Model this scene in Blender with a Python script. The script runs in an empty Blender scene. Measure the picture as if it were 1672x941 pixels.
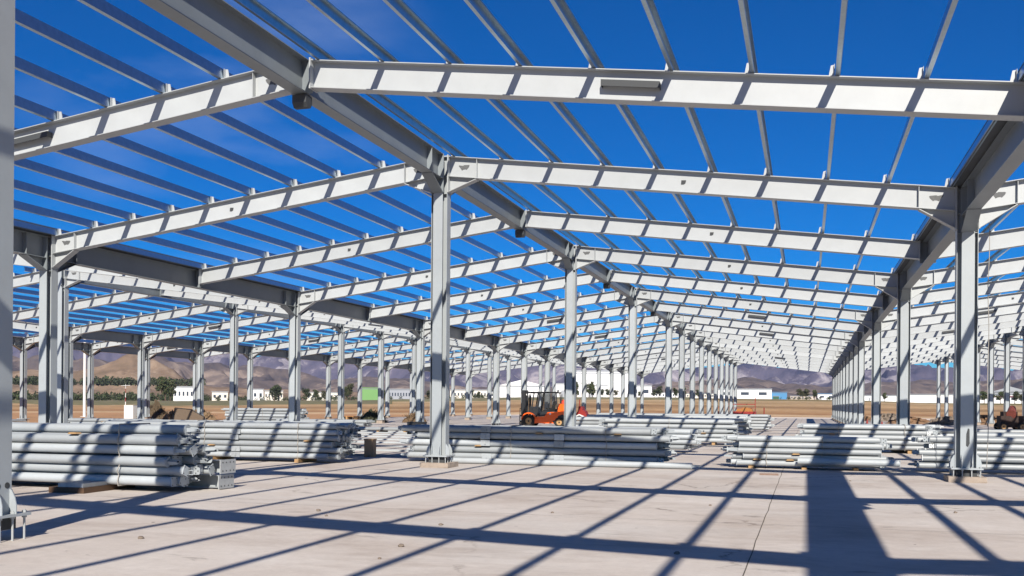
import bpy, bmesh, math, random
from mathutils import Vector, Matrix, noise
random.seed(7)
PI = math.pi
sc = bpy.context.scene
# ------------------------------------------------------------------ camera, sky, sun, exposure
TH, ROLL, FPX, CXP, YHP = 0.2968, 0.0073, 1573.2, 836.0, 661.4
HC = 1.562
cam_d = bpy.data.cameras.new('camera'); cam = bpy.data.objects.new('camera', cam_d)
sc.collection.objects.link(cam); sc.camera = cam
cam_d.sensor_width = 36; cam_d.lens = FPX / 1672 * 36
cam_d.shift_y = (YHP - 470.5) / 1672
cam_d.clip_start = 0.1; cam_d.clip_end = 30000
cam.matrix_world = Matrix.Translation((0, 0, HC)) @ Matrix.Rotation(TH, 4, 'Z') @ Matrix.Rotation(PI / 2, 4, 'X') @ Matrix.Rotation(ROLL, 4, 'Z')
sc.render.resolution_x = 1024; sc.render.resolution_y = 576

SUN = Vector((0.45, -1.42, 1.0)).normalized()          # towards the sun
w = bpy.data.worlds.new('World'); sc.world = w; w.use_nodes = True
nt = w.node_tree; nt.nodes.clear()
wo = nt.nodes.new('ShaderNodeOutputWorld'); bg = nt.nodes.new('ShaderNodeBackground')
sky = nt.nodes.new('ShaderNodeTexSky'); sky.sky_type = 'NISHITA'; sky.sun_disc = False
sky.sun_elevation = math.asin(SUN.z); sky.sun_rotation = math.atan2(SUN.x, SUN.y)
sky.altitude = 1900; sky.air_density = 1.0; sky.dust_density = 0.15; sky.ozone_density = 5.0
hs = nt.nodes.new('ShaderNodeHueSaturation'); hs.inputs['Saturation'].default_value = 1.54; hs.inputs['Value'].default_value = 0.66; hs.inputs['Hue'].default_value = 0.506
# thin cloud wisps
tc = nt.nodes.new('ShaderNodeTexCoord'); mp = nt.nodes.new('ShaderNodeMapping'); mp.inputs['Scale'].default_value = (2.2, 2.2, 7.0)
mp.inputs['Location'].default_value = (0.35, 0.1, 0.4)
ns = nt.nodes.new('ShaderNodeTexNoise'); ns.inputs['Scale'].default_value = 1.7; ns.inputs['Detail'].default_value = 7; ns.inputs['Roughness'].default_value = 0.55
cr = nt.nodes.new('ShaderNodeValToRGB'); cr.color_ramp.elements[0].position = 0.47; cr.color_ramp.elements[1].position = 0.70
cr.color_ramp.elements[1].color = (0.27, 0.27, 0.27, 1)
mx = nt.nodes.new('ShaderNodeMix'); mx.data_type = 'RGBA'
mx.inputs[7].default_value = (3.0, 3.7, 5.6, 1)
nt.links.new(tc.outputs['Generated'], mp.inputs['Vector']); nt.links.new(mp.outputs[0], ns.inputs['Vector']); nt.links.new(ns.outputs[0], cr.inputs[0])
tint = nt.nodes.new('ShaderNodeMix'); tint.data_type = 'RGBA'; tint.blend_type = 'MULTIPLY'; tint.inputs[0].default_value = 1; tint.inputs[7].default_value = (0.30, 0.87, 1.0, 1)
nt.links.new(sky.outputs[0], hs.inputs['Color']); nt.links.new(hs.outputs[0], tint.inputs[6]); nt.links.new(tint.outputs[2], mx.inputs[6]); 
# the wisps gather in one part of the sky, low to the north west
dt = nt.nodes.new('ShaderNodeVectorMath'); dt.operation = 'DOT_PRODUCT'; dt.inputs[1].default_value = (-0.527, 0.800, 0.285)
mrg = nt.nodes.new('ShaderNodeMapRange'); mrg.inputs[1].default_value = 0.972; mrg.inputs[2].default_value = 0.999; mrg.interpolation_type = 'SMOOTHSTEP'
mul = nt.nodes.new('ShaderNodeMath'); mul.operation = 'MULTIPLY'
nt.links.new(tc.outputs['Generated'], dt.inputs[0]); nt.links.new(dt.outputs['Value'], mrg.inputs[0]); nt.links.new(mrg.outputs[0], mul.inputs[0]); nt.links.new(cr.outputs[0], mul.inputs[1]); nt.links.new(mul.outputs[0], mx.inputs[0])
nt.links.new(mx.outputs[2], bg.inputs[0]); nt.links.new(bg.outputs[0], wo.inputs[0])
bg.inputs[1].default_value = 0.10
sl = bpy.data.lights.new('sun', 'SUN'); sl.energy = 5.0; sl.angle = math.radians(0.5); sl.color = (1.0, 0.925, 0.81)
so = bpy.data.objects.new('sun', sl); sc.collection.objects.link(so)
so.rotation_euler = SUN.to_track_quat('Z', 'Y').to_euler(); so.location = (10, -30, 40)
sc.view_settings.view_transform = 'Standard'; sc.view_settings.look = 'None'; sc.view_settings.gamma = 1
sc.view_settings.use_curve_mapping = False; sc.view_settings.exposure = 0.56
sc.render.engine = 'CYCLES'

# ------------------------------------------------------------------ measuring helpers
def ray(x, y):
    a, b = x - CXP, y - YHP
    c, s = math.cos(ROLL), math.sin(ROLL)
    a, b = a * c + b * s, -a * s + b * c
    ct, st = math.cos(TH), math.sin(TH)
    return Vector((a / FPX * ct - st, a / FPX * st + ct, -b / FPX))
def far(x, y, r):
    d = ray(x, y); k = r / math.hypot(d.x, d.y)
    return Vector((d.x * k, d.y * k, HC + d.z * k))
def pxof(X, Y):
    c, s = math.cos(TH), math.sin(TH)
    zc = Y * c - X * s; xc = X * c + Y * s
    if zc < 0.25 * abs(xc) + .01: return -2000 if xc < 0 else 4000
    return CXP + FPX * xc / zc
def lerp_tab(t, x):
    if x <= t[0][0]: return t[0][1]
    for (a, va), (b, vb) in zip(t, t[1:]):
        if x <= b: return va + (vb - va) * (x - a) / (b - a)
    return t[-1][1]

# ------------------------------------------------------------------ materials
def mat(name, col, rough=0.5, metal=0.0, nscale=0, namt=0.1, bump=0.0, bscale=20, spec=None, col2=None):
    m = bpy.data.materials.new(name); m.use_nodes = True; n = m.node_tree; b = n.nodes['Principled BSDF']
    b.inputs['Roughness'].default_value = rough; b.inputs['Metallic'].default_value = metal
    b.inputs['Base Color'].default_value = (*col, 1)
    if spec is not None: b.inputs['Specular IOR Level'].default_value = spec
    if nscale:
        t = n.nodes.new('ShaderNodeTexCoord'); x = n.nodes.new('ShaderNodeTexNoise'); x.inputs['Scale'].default_value = nscale; x.inputs['Detail'].default_value = 6
        x.inputs['Roughness'].default_value = 0.65
        r = n.nodes.new('ShaderNodeValToRGB'); r.color_ramp.elements[0].position = 0.3; r.color_ramp.elements[1].position = 0.7
        c2 = col2 if col2 else tuple(v * (1 - namt * 2) for v in col)
        r.color_ramp.elements[0].color = (*c2, 1); r.color_ramp.elements[1].color = (*col, 1)
        n.links.new(t.outputs['Object'], x.inputs['Vector']); n.links.new(x.outputs[0], r.inputs[0]); n.links.new(r.outputs[0], b.inputs['Base Color'])
    if bump:
        t = n.nodes.new('ShaderNodeTexCoord'); x = n.nodes.new('ShaderNodeTexNoise'); x.inputs['Scale'].default_value = bscale; x.inputs['Detail'].default_value = 5
        bp = n.nodes.new('ShaderNodeBump'); bp.inputs['Strength'].default_value = bump; bp.inputs['Distance'].default_value = 0.02
        n.links.new(t.outputs['Object'], x.inputs['Vector']); n.links.new(x.outputs[0], bp.inputs['Height']); n.links.new(bp.outputs[0], b.inputs['Normal'])
    return m
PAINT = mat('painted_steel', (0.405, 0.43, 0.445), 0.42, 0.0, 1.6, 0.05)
def grime(m, amount=0.5):
    # streaks and scuffs in the paint, driven by a stretched noise
    n = m.node_tree; b = n.nodes['Principled BSDF']; src = b.inputs['Base Color'].links[0].from_socket
    t = n.nodes.new('ShaderNodeTexCoord'); mp_ = n.nodes.new('ShaderNodeMapping'); mp_.inputs['Scale'].default_value = (9, 9, 1.2)
    x = n.nodes.new('ShaderNodeTexNoise'); x.inputs['Scale'].default_value = 2.4; x.inputs['Detail'].default_value = 8; x.inputs['Roughness'].default_value = 0.7
    r = n.nodes.new('ShaderNodeValToRGB'); r.color_ramp.elements[0].position = 0.62; r.color_ramp.elements[1].position = 0.78
    r.color_ramp.elements[0].color = (0, 0, 0, 1); r.color_ramp.elements[1].color = (amount,) * 3 + (1,)
    mm = n.nodes.new('ShaderNodeMix'); mm.data_type = 'RGBA'; mm.inputs[7].default_value = (0.36, 0.34, 0.31, 1)
    n.links.new(t.outputs['Object'], mp_.inputs[0]); n.links.new(mp_.outputs[0], x.inputs['Vector']); n.links.new(x.outputs[0], r.inputs[0])
    n.links.new(r.outputs[0], mm.inputs[0]); n.links.new(src, mm.inputs[6]); n.links.new(mm.outputs[2], b.inputs['Base Color'])
grime(PAINT, 0.35)
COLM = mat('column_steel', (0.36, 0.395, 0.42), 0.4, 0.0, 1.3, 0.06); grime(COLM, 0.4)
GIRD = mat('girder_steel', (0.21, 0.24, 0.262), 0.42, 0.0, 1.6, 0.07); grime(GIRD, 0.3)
GALV = mat('galvanised_purlin', (0.43, 0.52, 0.60), 0.31, 0.96, 9, 0.10)
PIPE = mat('pipe_paint', (0.385, 0.415, 0.435), 0.42, 0.0, 2.5, 0.06); grime(PIPE, 0.5)
PLATE = mat('plate_primer', (0.40, 0.42, 0.43), 0.6, 0.1, 9, 0.12)
RUSTY = mat('rust_spot', (0.40, 0.17, 0.05), 0.85, 0, 12, 0.2)
WOOD = mat('raw_timber', (0.42, 0.26, 0.12), 0.8, 0, 8, 0.15)
DWOOD = mat('dark_timber', (0.10, 0.055, 0.03), 0.8, 0, 8, 0.15)
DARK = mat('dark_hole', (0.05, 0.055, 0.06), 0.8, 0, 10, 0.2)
WIRE = mat('tie_wire', (0.35, 0.33, 0.30), 0.6, 0.3)
PLINTH = mat('plinth_concrete', (0.34, 0.28, 0.23), 0.9, 0, 6, 0.12, 0.3, 30)
GUT = mat('gutter_sheet', (0.09, 0.10, 0.11), 0.6, 0.2, 3, 0.1)

def vary(m, lo=0.86, hi=1.06):
    # each piece left the paint shop a slightly different tone
    n = m.node_tree; b = n.nodes['Principled BSDF']; src = b.inputs['Base Color'].links[0].from_socket
    oi = n.nodes.new('ShaderNodeObjectInfo'); mr = n.nodes.new('ShaderNodeMapRange'); mr.inputs[3].default_value = lo; mr.inputs[4].default_value = hi
    cb = n.nodes.new('ShaderNodeCombineColor'); k = n.nodes.new('ShaderNodeMix'); k.data_type = 'RGBA'; k.blend_type = 'MULTIPLY'; k.inputs[0].default_value = 1
    n.links.new(oi.outputs['Random'], mr.inputs[0])
    for i in range(3): n.links.new(mr.outputs[0], cb.inputs[i])
    n.links.new(src, k.inputs[6]); n.links.new(cb.outputs[0], k.inputs[7]); n.links.new(k.outputs[2], b.inputs['Base Color'])
def rust(m, amt=0.8, thr=0.70):
    n = m.node_tree; b = n.nodes['Principled BSDF']; src = b.inputs['Base Color'].links[0].from_socket
    t = n.nodes.new('ShaderNodeTexCoord'); oi = n.nodes.new('ShaderNodeObjectInfo'); va = n.nodes.new('ShaderNodeVectorMath'); va.operation = 'ADD'
    x = n.nodes.new('ShaderNodeTexNoise'); x.inputs['Scale'].default_value = 3.2; x.inputs['Detail'].default_value = 9; x.inputs['Roughness'].default_value = 0.78
    r = n.nodes.new('ShaderNodeValToRGB'); r.color_ramp.elements[0].position = thr; r.color_ramp.elements[1].position = thr + .05; r.color_ramp.elements[0].color = (0, 0, 0, 1); r.color_ramp.elements[1].color = (amt,) * 3 + (1,)
    sc_ = n.nodes.new('ShaderNodeVectorMath'); sc_.operation = 'SCALE'; sc_.inputs[3].default_value = 37
    n.links.new(oi.outputs['Location'], sc_.inputs[0]); n.links.new(t.outputs['Object'], va.inputs[0]); n.links.new(sc_.outputs[0], va.inputs[1]); n.links.new(va.outputs[0], x.inputs['Vector']); n.links.new(x.outputs[0], r.inputs[0])
    k = n.nodes.new('ShaderNodeMix'); k.data_type = 'RGBA'; k.inputs[7].default_value = (0.17, 0.09, 0.05, 1)
    n.links.new(r.outputs[0], k.inputs[0]); n.links.new(src, k.inputs[6]); n.links.new(k.outputs[2], b.inputs['Base Color'])
rust(PAINT, .6, .71); rust(PIPE, .75, .67); rust(COLM, .6, .70); rust(GIRD, .6, .70)
vary(PAINT, .9, 1.05); vary(PIPE, .68, 1.12); vary(COLM, .88, 1.05); vary(GIRD)
def concrete():
    m = bpy.data.materials.new('concrete_slab'); m.use_nodes = True; n = m.node_tree; b = n.nodes['Principled BSDF']; L = n.links.new
    b.inputs['Roughness'].default_value = 0.85; b.inputs['Specular IOR Level'].default_value = 0.25
    t = n.nodes.new('ShaderNodeTexCoord')
    def nz(scale, det, rough=0.6, mapping=None, dist=0.0):
        x = n.nodes.new('ShaderNodeTexNoise'); x.inputs['Scale'].default_value = scale; x.inputs['Detail'].default_value = det; x.inputs['Roughness'].default_value = rough
        x.inputs['Distortion'].default_value = dist
        if mapping:
            mp_ = n.nodes.new('ShaderNodeMapping'); mp_.inputs['Scale'].default_value = mapping; L(t.outputs['Object'], mp_.inputs[0]); L(mp_.outputs[0], x.inputs['Vector'])
        else: L(t.outputs['Object'], x.inputs['Vector'])
        return x
    def ramp(src, p0, p1, c0, c1):
        r = n.nodes.new('ShaderNodeValToRGB'); r.color_ramp.elements[0].position = p0; r.color_ramp.elements[1].position = p1
        r.color_ramp.elements[0].color = (*c0, 1); r.color_ramp.elements[1].color = (*c1, 1); L(src, r.inputs[0]); return r.outputs[0]
    def mix(fac, a, c, mode='MIX'):
        k = n.nodes.new('ShaderNodeMix'); k.data_type = 'RGBA'; k.blend_type = mode; L(fac, k.inputs[0])
        if isinstance(a, tuple): k.inputs[6].default_value = (*a, 1)
        else: L(a, k.inputs[6])
        if isinstance(c, tuple): k.inputs[7].default_value = (*c, 1)
        else: L(c, k.inputs[7])
        return k.outputs[2]
    base = ramp(nz(0.30, 9, 0.66, (1, 1.4, 1), 0.3).outputs[0], 0.30, 0.72, (0.455, 0.395, 0.35), (0.60, 0.555, 0.515))
    grey = ramp(nz(0.11, 5, 0.6, (1, 1.6, 1), 0.6).outputs[0], 0.5, 0.7, (0, 0, 0), (0.5, 0.5, 0.5))
    base = mix(grey, base, (0.47, 0.47, 0.46))
    sw = ramp(nz(0.42, 10, 0.72, (0.75, 1.5, 1), 0.5).outputs[0], 0.50, 0.74, (0, 0, 0), (0.62, 0.62, 0.62))
    base = mix(sw, base, (0.28, 0.215, 0.175))
    st = ramp(nz(0.85, 8, 0.66, (0.7, 1.9, 1), 0.9).outputs[0], 0.615, 0.70, (0, 0, 0), (0.75, 0.75, 0.75))
    base = mix(st, base, (0.21, 0.185, 0.165))
    fine = ramp(nz(5, 9, 0.85).outputs[0], 0.3, 0.7, (0.86, 0.86, 0.86), (1.06, 1.06, 1.06))
    k = n.nodes.new('ShaderNodeMix'); k.data_type = 'RGBA'; k.blend_type = 'MULTIPLY'; k.inputs[0].default_value = 1; L(base, k.inputs[6]); L(fine, k.inputs[7]); base = k.outputs[2]
    # hairline cracks: voronoi cell edges, broken up
    v = n.nodes.new('ShaderNodeTexVoronoi'); v.feature = 'DISTANCE_TO_EDGE'; v.inputs['Scale'].default_value = 0.22
    dn = nz(1.3, 6, 0.7); va = n.nodes.new('ShaderNodeVectorMath'); va.operation = 'MULTIPLY_ADD'
    va.inputs[1].default_value = (0.9, 0.9, 0); L(dn.outputs[1], va.inputs[0]); L(t.outputs['Object'], va.inputs[2]); L(va.outputs[0], v.inputs['Vector'])
    ck = ramp(v.outputs[0], 0.0015, 0.006, (1, 1, 1), (0, 0, 0))
    brk = ramp(nz(0.35, 3).outputs[0], 0.52, 0.6, (0, 0, 0), (0.75, 0.75, 0.75))
    k = n.nodes.new('ShaderNodeMix'); k.data_type = 'RGBA'; k.blend_type = 'MULTIPLY'; k.inputs[0].default_value = 1; L(ck, k.inputs[6]); L(brk, k.inputs[7])
    base = mix(k.outputs[2], base, (0.14, 0.11, 0.09))
    pit = ramp(nz(5.5, 2, 0.5).outputs[0], 0.76, 0.79, (0, 0, 0), (0.8, 0.8, 0.8)); base = mix(pit, base, (0.12, 0.10, 0.09))
    L(base, b.inputs['Base Color'])
    bp = n.nodes.new('ShaderNodeBump'); bp.inputs['Strength'].default_value = 0.25; bp.inputs['Distance'].default_value = 0.01
    L(nz(9, 8, 0.7).outputs[0], bp.inputs['Height']); L(bp.outputs[0], b.inputs['Normal'])
    return m
CONC = concrete()

# ------------------------------------------------------------------ mesh helpers
class MB:
    def __init__(s): s.v = []; s.f = []; s.m = []; s.smooth = []
    def add(s, vs, fs, mi=0, sm=False):
        o = len(s.v); s.v += [tuple(v) for v in vs]
        for f in fs: s.f.append(tuple(i + o for i in f)); s.m.append(mi); s.smooth.append(sm)
        return s
    def box(s, x0, x1, y0, y1, z0, z1, mi=0):
        return s.add([(x0,y0,z0),(x1,y0,z0),(x1,y1,z0),(x0,y1,z0),(x0,y0,z1),(x1,y0,z1),(x1,y1,z1),(x0,y1,z1)],
                     [(3,2,1,0),(4,5,6,7),(0,1,5,4),(1,2,6,5),(2,3,7,6),(3,0,4,7)], mi)
    def prism(s, poly, a, b, ax='y', mi=0):
        # poly in the plane across ax, counter-clockwise or not
        n = len(poly)
        def P(p, t): return {'y': (p[0], t, p[1]), 'x': (t, p[0], p[1]), 'z': (p[0], p[1], t)}[ax]
        area = sum(poly[i][0]*poly[(i+1)%n][1]-poly[(i+1)%n][0]*poly[i][1] for i in range(n))
        flip = (area > 0) if ax == 'y' else (area < 0)
        if flip: poly = poly[::-1]
        # now oriented so that side quads face outward
        vs = [P(p, a) for p in poly] + [P(p, b) for p in poly]
        fs = [tuple(range(n))[::-1], tuple(range(n, 2*n))] + [(i, (i+1)%n, (i+1)%n+n, i+n) for i in range(n)]
        return s.add(vs, fs, mi)
    def tube(s, p0, p1, r0, r1=None, n=12, mi=0, cap=True, sm=True):
        r1 = r0 if r1 is None else r1
        p0 = Vector(p0); p1 = Vector(p1); d = (p1 - p0).normalized()
        u = d.orthogonal().normalized(); w_ = d.cross(u)
        vs = [p0 + (u*math.cos(2*PI*i/n) + w_*math.sin(2*PI*i/n))*r0 for i in range(n)] + [p1 + (u*math.cos(2*PI*i/n) + w_*math.sin(2*PI*i/n))*r1 for i in range(n)]
        s.add(vs, [(i, (i+1)%n, (i+1)%n+n, i+n) for i in range(n)], mi, sm)
        if cap: s.add(vs, [tuple(range(n))[::-1], tuple(range(n, 2*n))], mi)
        return s
    def path(s, pts, r, n=6, mi=0):
        for a, b in zip(pts, pts[1:]): s.tube(a, b, r, r, n, mi)
        return s
    def mesh(s, name, mats):
        me = bpy.data.meshes.new(name); me.from_pydata(s.v, [], s.f)
        if not isinstance(mats, (list, tuple)): mats = [mats]
        for m in mats: me.materials.append(m)
        me.polygons.foreach_set('material_index', s.m); me.polygons.foreach_set('use_smooth', s.smooth); me.update()
        bm = bmesh.new(); bm.from_mesh(me); bmesh.ops.recalc_face_normals(bm, faces=bm.faces); bm.to_mesh(me); bm.free()
        return me
COL = sc.collection
def obj(name, me, parent=None, loc=(0, 0, 0), rot=None, scale=None):
    o = bpy.data.objects.new(name, me); COL.objects.link(o); o.location = loc
    if rot: o.rotation_euler = rot
    if scale: o.scale = scale
    if parent: o.parent = parent
    return o
def thing(name, label, cat, loc=(0, 0, 0), rz=0, group=None):
    o = obj(name, None, None, loc, (0, 0, rz)); o.empty_display_size = 0.3; return tag(o, label, cat, group)
def tag(o, label, cat, group=None, kind=None):
    o['label'] = label; o['category'] = cat
    if group: o['group'] = group
    if kind: o['kind'] = kind
    return o
def struct(o): o['kind'] = 'structure'; return o
ORD = ['first','second','third','fourth','fifth','sixth','seventh','eighth','ninth','tenth','eleventh','twelfth','thirteenth','fourteenth','fifteenth','sixteenth','seventeenth','eighteenth','nineteenth','twentieth','twenty first','twenty second']

# ------------------------------------------------------------------ setting: terrain, slab, mountains
XC, Y1, SP, DB = -8.761, 22.473, 12.0, 13.872
ZR, ZE = 7.745, 6.236
YEND = Y1 + 7.5 * DB
CREST = [(-400, 1), (100, 1), (300, 2), (500, 4), (700, 7.5), (850, 11), (1000, 13), (1200, 12.5), (1400, 10.5), (1500, 8), (1700, 7), (2200, 5)]
def ground_z(X, Y):
    r = math.hypot(X, Y - 0)
    a = lerp_tab(CREST, pxof(X, Y)) / FPX
    if Y < 145 and r < 158: 
        return -0.12
    k = min(1, max(0, (r - 158) / 290)); k = k * k * (3 - 2 * k) * 0.35 + k * 0.65
    z1 = HC + a * max(r, 448)
    z = -0.12 + (z1 + 0.12) * k if r < 448 else z1
    if r > 165: z += (noise.noise((X * 0.02, Y * 0.02, 3)) * 0.35 + noise.noise((X * 0.08, Y * 0.08, 9)) * 0.12) * min(1, (r - 165) / 60) * min(1, 300 / r)
    return z
def ground_mat():
    m = bpy.data.materials.new('field_soil'); m.use_nodes = True; n = m.node_tree; b = n.nodes['Principled BSDF']; L = n.links.new
    b.inputs['Roughness'].default_value = 0.95; b.inputs['Specular IOR Level'].default_value = 0.1
    t = n.nodes.new('ShaderNodeTexCoord')
    ln = n.nodes.new('ShaderNodeVectorMath'); ln.operation = 'LENGTH'; L(t.outputs['Object'], ln.inputs[0])
    x1 = n.nodes.new('ShaderNodeTexNoise'); x1.inputs['Scale'].default_value = 0.012; x1.inputs['Detail'].default_value = 6; L(t.outputs['Object'], x1.inputs['Vector'])
    mu = n.nodes.new('ShaderNodeMath'); mu.operation = 'MULTIPLY_ADD'; mu.inputs[1].default_value = 160; L(x1.outputs[0], mu.inputs[0]); L(ln.outputs['Value'], mu.inputs[2])
    mr = n.nodes.new('ShaderNodeMapRange'); mr.inputs[1].default_value = 120; mr.inputs[2].default_value = 720; L(mu.outputs[0], mr.inputs[0])
    r = n.nodes.new('ShaderNodeValToRGB'); r.color_ramp.interpolation = 'LINEAR'
    es = [(0.0, (0.40, 0.23, 0.12)), (0.16, (0.42, 0.24, 0.125)), (0.20, (0.56, 0.40, 0.24)), (0.23, (0.30, 0.16, 0.075)), (0.30, (0.44, 0.28, 0.145)), (0.35, (0.26, 0.16, 0.08)),
          (0.41, (0.46, 0.31, 0.17)), (0.47, (0.34, 0.23, 0.12)), (0.53, (0.46, 0.33, 0.19)), (0.58, (0.17, 0.145, 0.06)), (0.66, (0.28, 0.20, 0.105)), (0.78, (0.15, 0.135, 0.06)), (1.0, (0.20, 0.16, 0.10))]
    r.color_ramp.elements[0].position = es[0][0]; r.color_ramp.elements[0].color = (*es[0][1], 1)
    r.color_ramp.elements[1].position = 1; r.color_ramp.elements[1].color = (*es[-1][1], 1)
    for p, c in es[1:-1]:
        e = r.color_ramp.elements.new(p); e.color = (*c, 1)
    L(mr.outputs[0], r.inputs[0])
    x2 = n.nodes.new('ShaderNodeTexNoise'); x2.inputs['Scale'].default_value = 0.35; x2.inputs['Detail'].default_value = 8; x2.inputs['Roughness'].default_value = 0.75; L(t.outputs['Object'], x2.inputs['Vector'])
    r2 = n.nodes.new('ShaderNodeValToRGB'); r2.color_ramp.elements[0].position = 0.3; r2.color_ramp.elements[1].position = 0.7
    r2.color_ramp.elements[0].color = (0.62, 0.62, 0.62, 1); r2.color_ramp.elements[1].color = (1.30, 1.30, 1.30, 1); L(x2.outputs[0], r2.inputs[0])
    k = n.nodes.new('ShaderNodeMix'); k.data_type = 'RGBA'; k.blend_type = 'MULTIPLY'; k.inputs[0].default_value = 1; L(r.outputs[0], k.inputs[6]); L(r2.outputs[0], k.inputs[7])
    L(k.outputs[2], b.inputs['Base Color'])
    return m
def terrain():
    mb = MB(); rs = [0, 40, 80, 120, 140, 150, 160, 170, 180, 190, 200, 212, 225, 240, 256, 274, 294, 316, 340, 366, 394, 420, 448, 480, 520, 580, 660, 760, 900, 1100, 1400, 1900, 2600, 3600, 5200, 8000, 14000]
    NA = 360
    for r in rs:
        for i in range(NA):
            a = 2 * PI * i / NA
            # finer steps inside the view
            X, Y = r * math.sin(a), r * math.cos(a)
            mb.v.append((X, Y, ground_z(X, Y)))
    for j in range(len(rs) - 1):
        for i in range(NA):
            a, b_ = j * NA + i, j * NA + (i + 1) % NA
            mb.f.append((a, b_, b_ + NA, a + NA)); mb.m.append(0); mb.smooth.append(True)
    return struct(obj('ground', mb.mesh('ground', ground_mat())))
terrain()
fl = MB(); fl.box(-47.5, 62, -30, 141, -0.25, 0.0)
struct(obj('concrete_floor', fl.mesh('concrete_floor', CONC)))
# cut joints: thin dark filled lines in the slab
jm = mat('joint_filler', (0.10, 0.085, 0.07), 0.9, 0, 5, 0.2)
jb = MB()
pts = [(-0.55 + 0.02 * noise.noise((y * 0.9, 0, 5)), y) for y in [4 + i * 0.5 for i in range(274)]]
for (xa, ya), (xb, yb) in zip(pts, pts[1:]): jb.add([(xa - .006, ya, .004), (xa + .006, ya, .004), (xb + .006, yb, .004), (xb - .006, yb, .004)], [(0, 1, 2, 3)])
for X in (-12.7, -24.7, 11.4):
    jb.add([(X - .005, 0, .004), (X + .005, 0, .004), (X + .005, 140, .004), (X - .005, 140, .004)], [(0, 1, 2, 3)])
for Y in (13.2, 20.1, 34, 48, 62, 76, 90, 104):
    jb.add([(-47, Y - .005, .0045), (40, Y - .005, .0045), (40, Y + .005, .0045), (-47, Y + .005, .0045)], [(0, 1, 2, 3)])
struct(obj('floor_joints', jb.mesh('floor_joints', jm)))
# pale compacted strip beyond the slab
ps = MB(); ps.box(-46, 60, 147, 157, -0.3, -0.04)
struct(obj('path', ps.mesh('path', mat('pale_gravel', (0.68, 0.60, 0.52), 0.95, 0, 0.8, 0.12))))

def grass_band(name, label, x0, x1, r0, r1, seed, m_, up=.45):
    mb = MB(); nx, nr = 90, 8
    for j in range(nr + 1):
        for i in range(nx + 1):
            x = x0 + (x1 - x0) * i / nx
            e0 = r0 + 16 * noise.noise((i * .13, 0, seed)); e1 = r1 + 22 * noise.noise((i * .11, 5, seed))
            c = far(x, 650, e0 + (e1 - e0) * j / nr); edge = min(1, min(j, nr - j) / 1.0)
            mb.v.append((c.x, c.y, ground_z(c.x, c.y) + up * edge - .25 + .12 * noise.noise((c.x * .3, c.y * .3, seed))))
    for j in range(nr):
        for i in range(nx):
            a = j * (nx + 1) + i; mb.f.append((a, a + 1, a + nx + 2, a + nx + 1)); mb.m.append(0); mb.smooth.append(True)
    tag(obj(name, mb.mesh(name, m_)), label, 'grass', None, 'stuff')
grass_band('grass_strip', 'olive green strip of rough grass across the left of the field', -60, 640, 290, 400, 4, mat('rough_grass', (.20, .165, .075), .95, 0, .25, .28, col2=(.10, .10, .04)), .8)
grass_band('grass_strip', 'thin green grass strip in the field behind the forklift', 640, 1130, 360, 420, 6, mat('thin_grass', (.22, .18, .09), .95, 0, .25, .28, col2=(.12, .12, .05)), .8)
def mountain(name, prof, r0, r1, rc, seed, m, x0=-260, x1=1960, rough=0.16, na=420, nr=46, yb=652):
    mb = MB()
    for j in range(nr):
        t = j / (nr - 1); r = r0 + (r1 - r0) * t
        for i in range(na):
            x = x0 + (x1 - x0) * i / (na - 1)
            d = ray(x, 650); k = r / math.hypot(d.x, d.y); X, Y = d.x * k, d.y * k
            e_top = (far(x, lerp_tab(prof, x), 1.0).z - HC)            # tan of elevation of the skyline
            top = HC + e_top * rc; base = HC + lerp_tab(CREST, x) / FPX * r0 - 6
            tc_ = (rc - r0) / (r1 - r0)
            up = min(1, t / tc_) if t <= tc_ else max(0, 1 - (t - tc_) / (1 - tc_) * 0.8)
            s = rc / 3000.0
            n1 = 1 - abs(noise.noise((X / (520 * s), Y / (520 * s), seed))) * 2
            n2 = 1 - abs(noise.noise((X / (190 * s), Y / (190 * s), seed + 7))) * 2
            n3 = noise.noise((X / (60 * s), Y / (60 * s), seed + 3)); n4 = noise.noise((X / (24 * s), Y / (24 * s), seed + 5))
            prof_up = up ** 1.25
            h = (top - base) * (prof_up * (1 + 0.0 * n1)) + (top - base) * rough * ((n1 * 0.9 + n2 * 0.8) - 0.9 + n3 * 0.40 + n4 * 0.20) * math.sin(PI * min(1, max(0, up * 0.93 + 0.05))) ** 0.8
            h += (top - base) * 0.035 * (n3 + n4) * up
            mb.v.append((X, Y, base + h))
    for j in range(nr - 1):
        for i in range(na - 1):
            a = j * na + i
            mb.f.append((a, a + 1, a + 1 + na, a + na)); mb.m.append(0); mb.smooth.append(True)
    return struct(obj(name, mb.mesh(name, m)))
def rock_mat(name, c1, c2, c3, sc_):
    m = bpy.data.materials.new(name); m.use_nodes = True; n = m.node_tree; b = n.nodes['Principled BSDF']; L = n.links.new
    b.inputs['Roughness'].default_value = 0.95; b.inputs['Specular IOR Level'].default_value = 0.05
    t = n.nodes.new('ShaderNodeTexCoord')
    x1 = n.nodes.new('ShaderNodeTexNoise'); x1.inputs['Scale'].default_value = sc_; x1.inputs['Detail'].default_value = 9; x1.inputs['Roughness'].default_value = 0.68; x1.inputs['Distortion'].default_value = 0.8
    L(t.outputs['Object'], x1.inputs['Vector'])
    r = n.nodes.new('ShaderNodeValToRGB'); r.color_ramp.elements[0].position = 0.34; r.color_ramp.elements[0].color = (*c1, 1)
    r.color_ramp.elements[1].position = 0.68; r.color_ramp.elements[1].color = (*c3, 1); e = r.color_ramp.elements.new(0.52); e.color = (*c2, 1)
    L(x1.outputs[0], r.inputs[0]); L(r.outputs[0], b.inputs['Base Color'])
    return m
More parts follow.
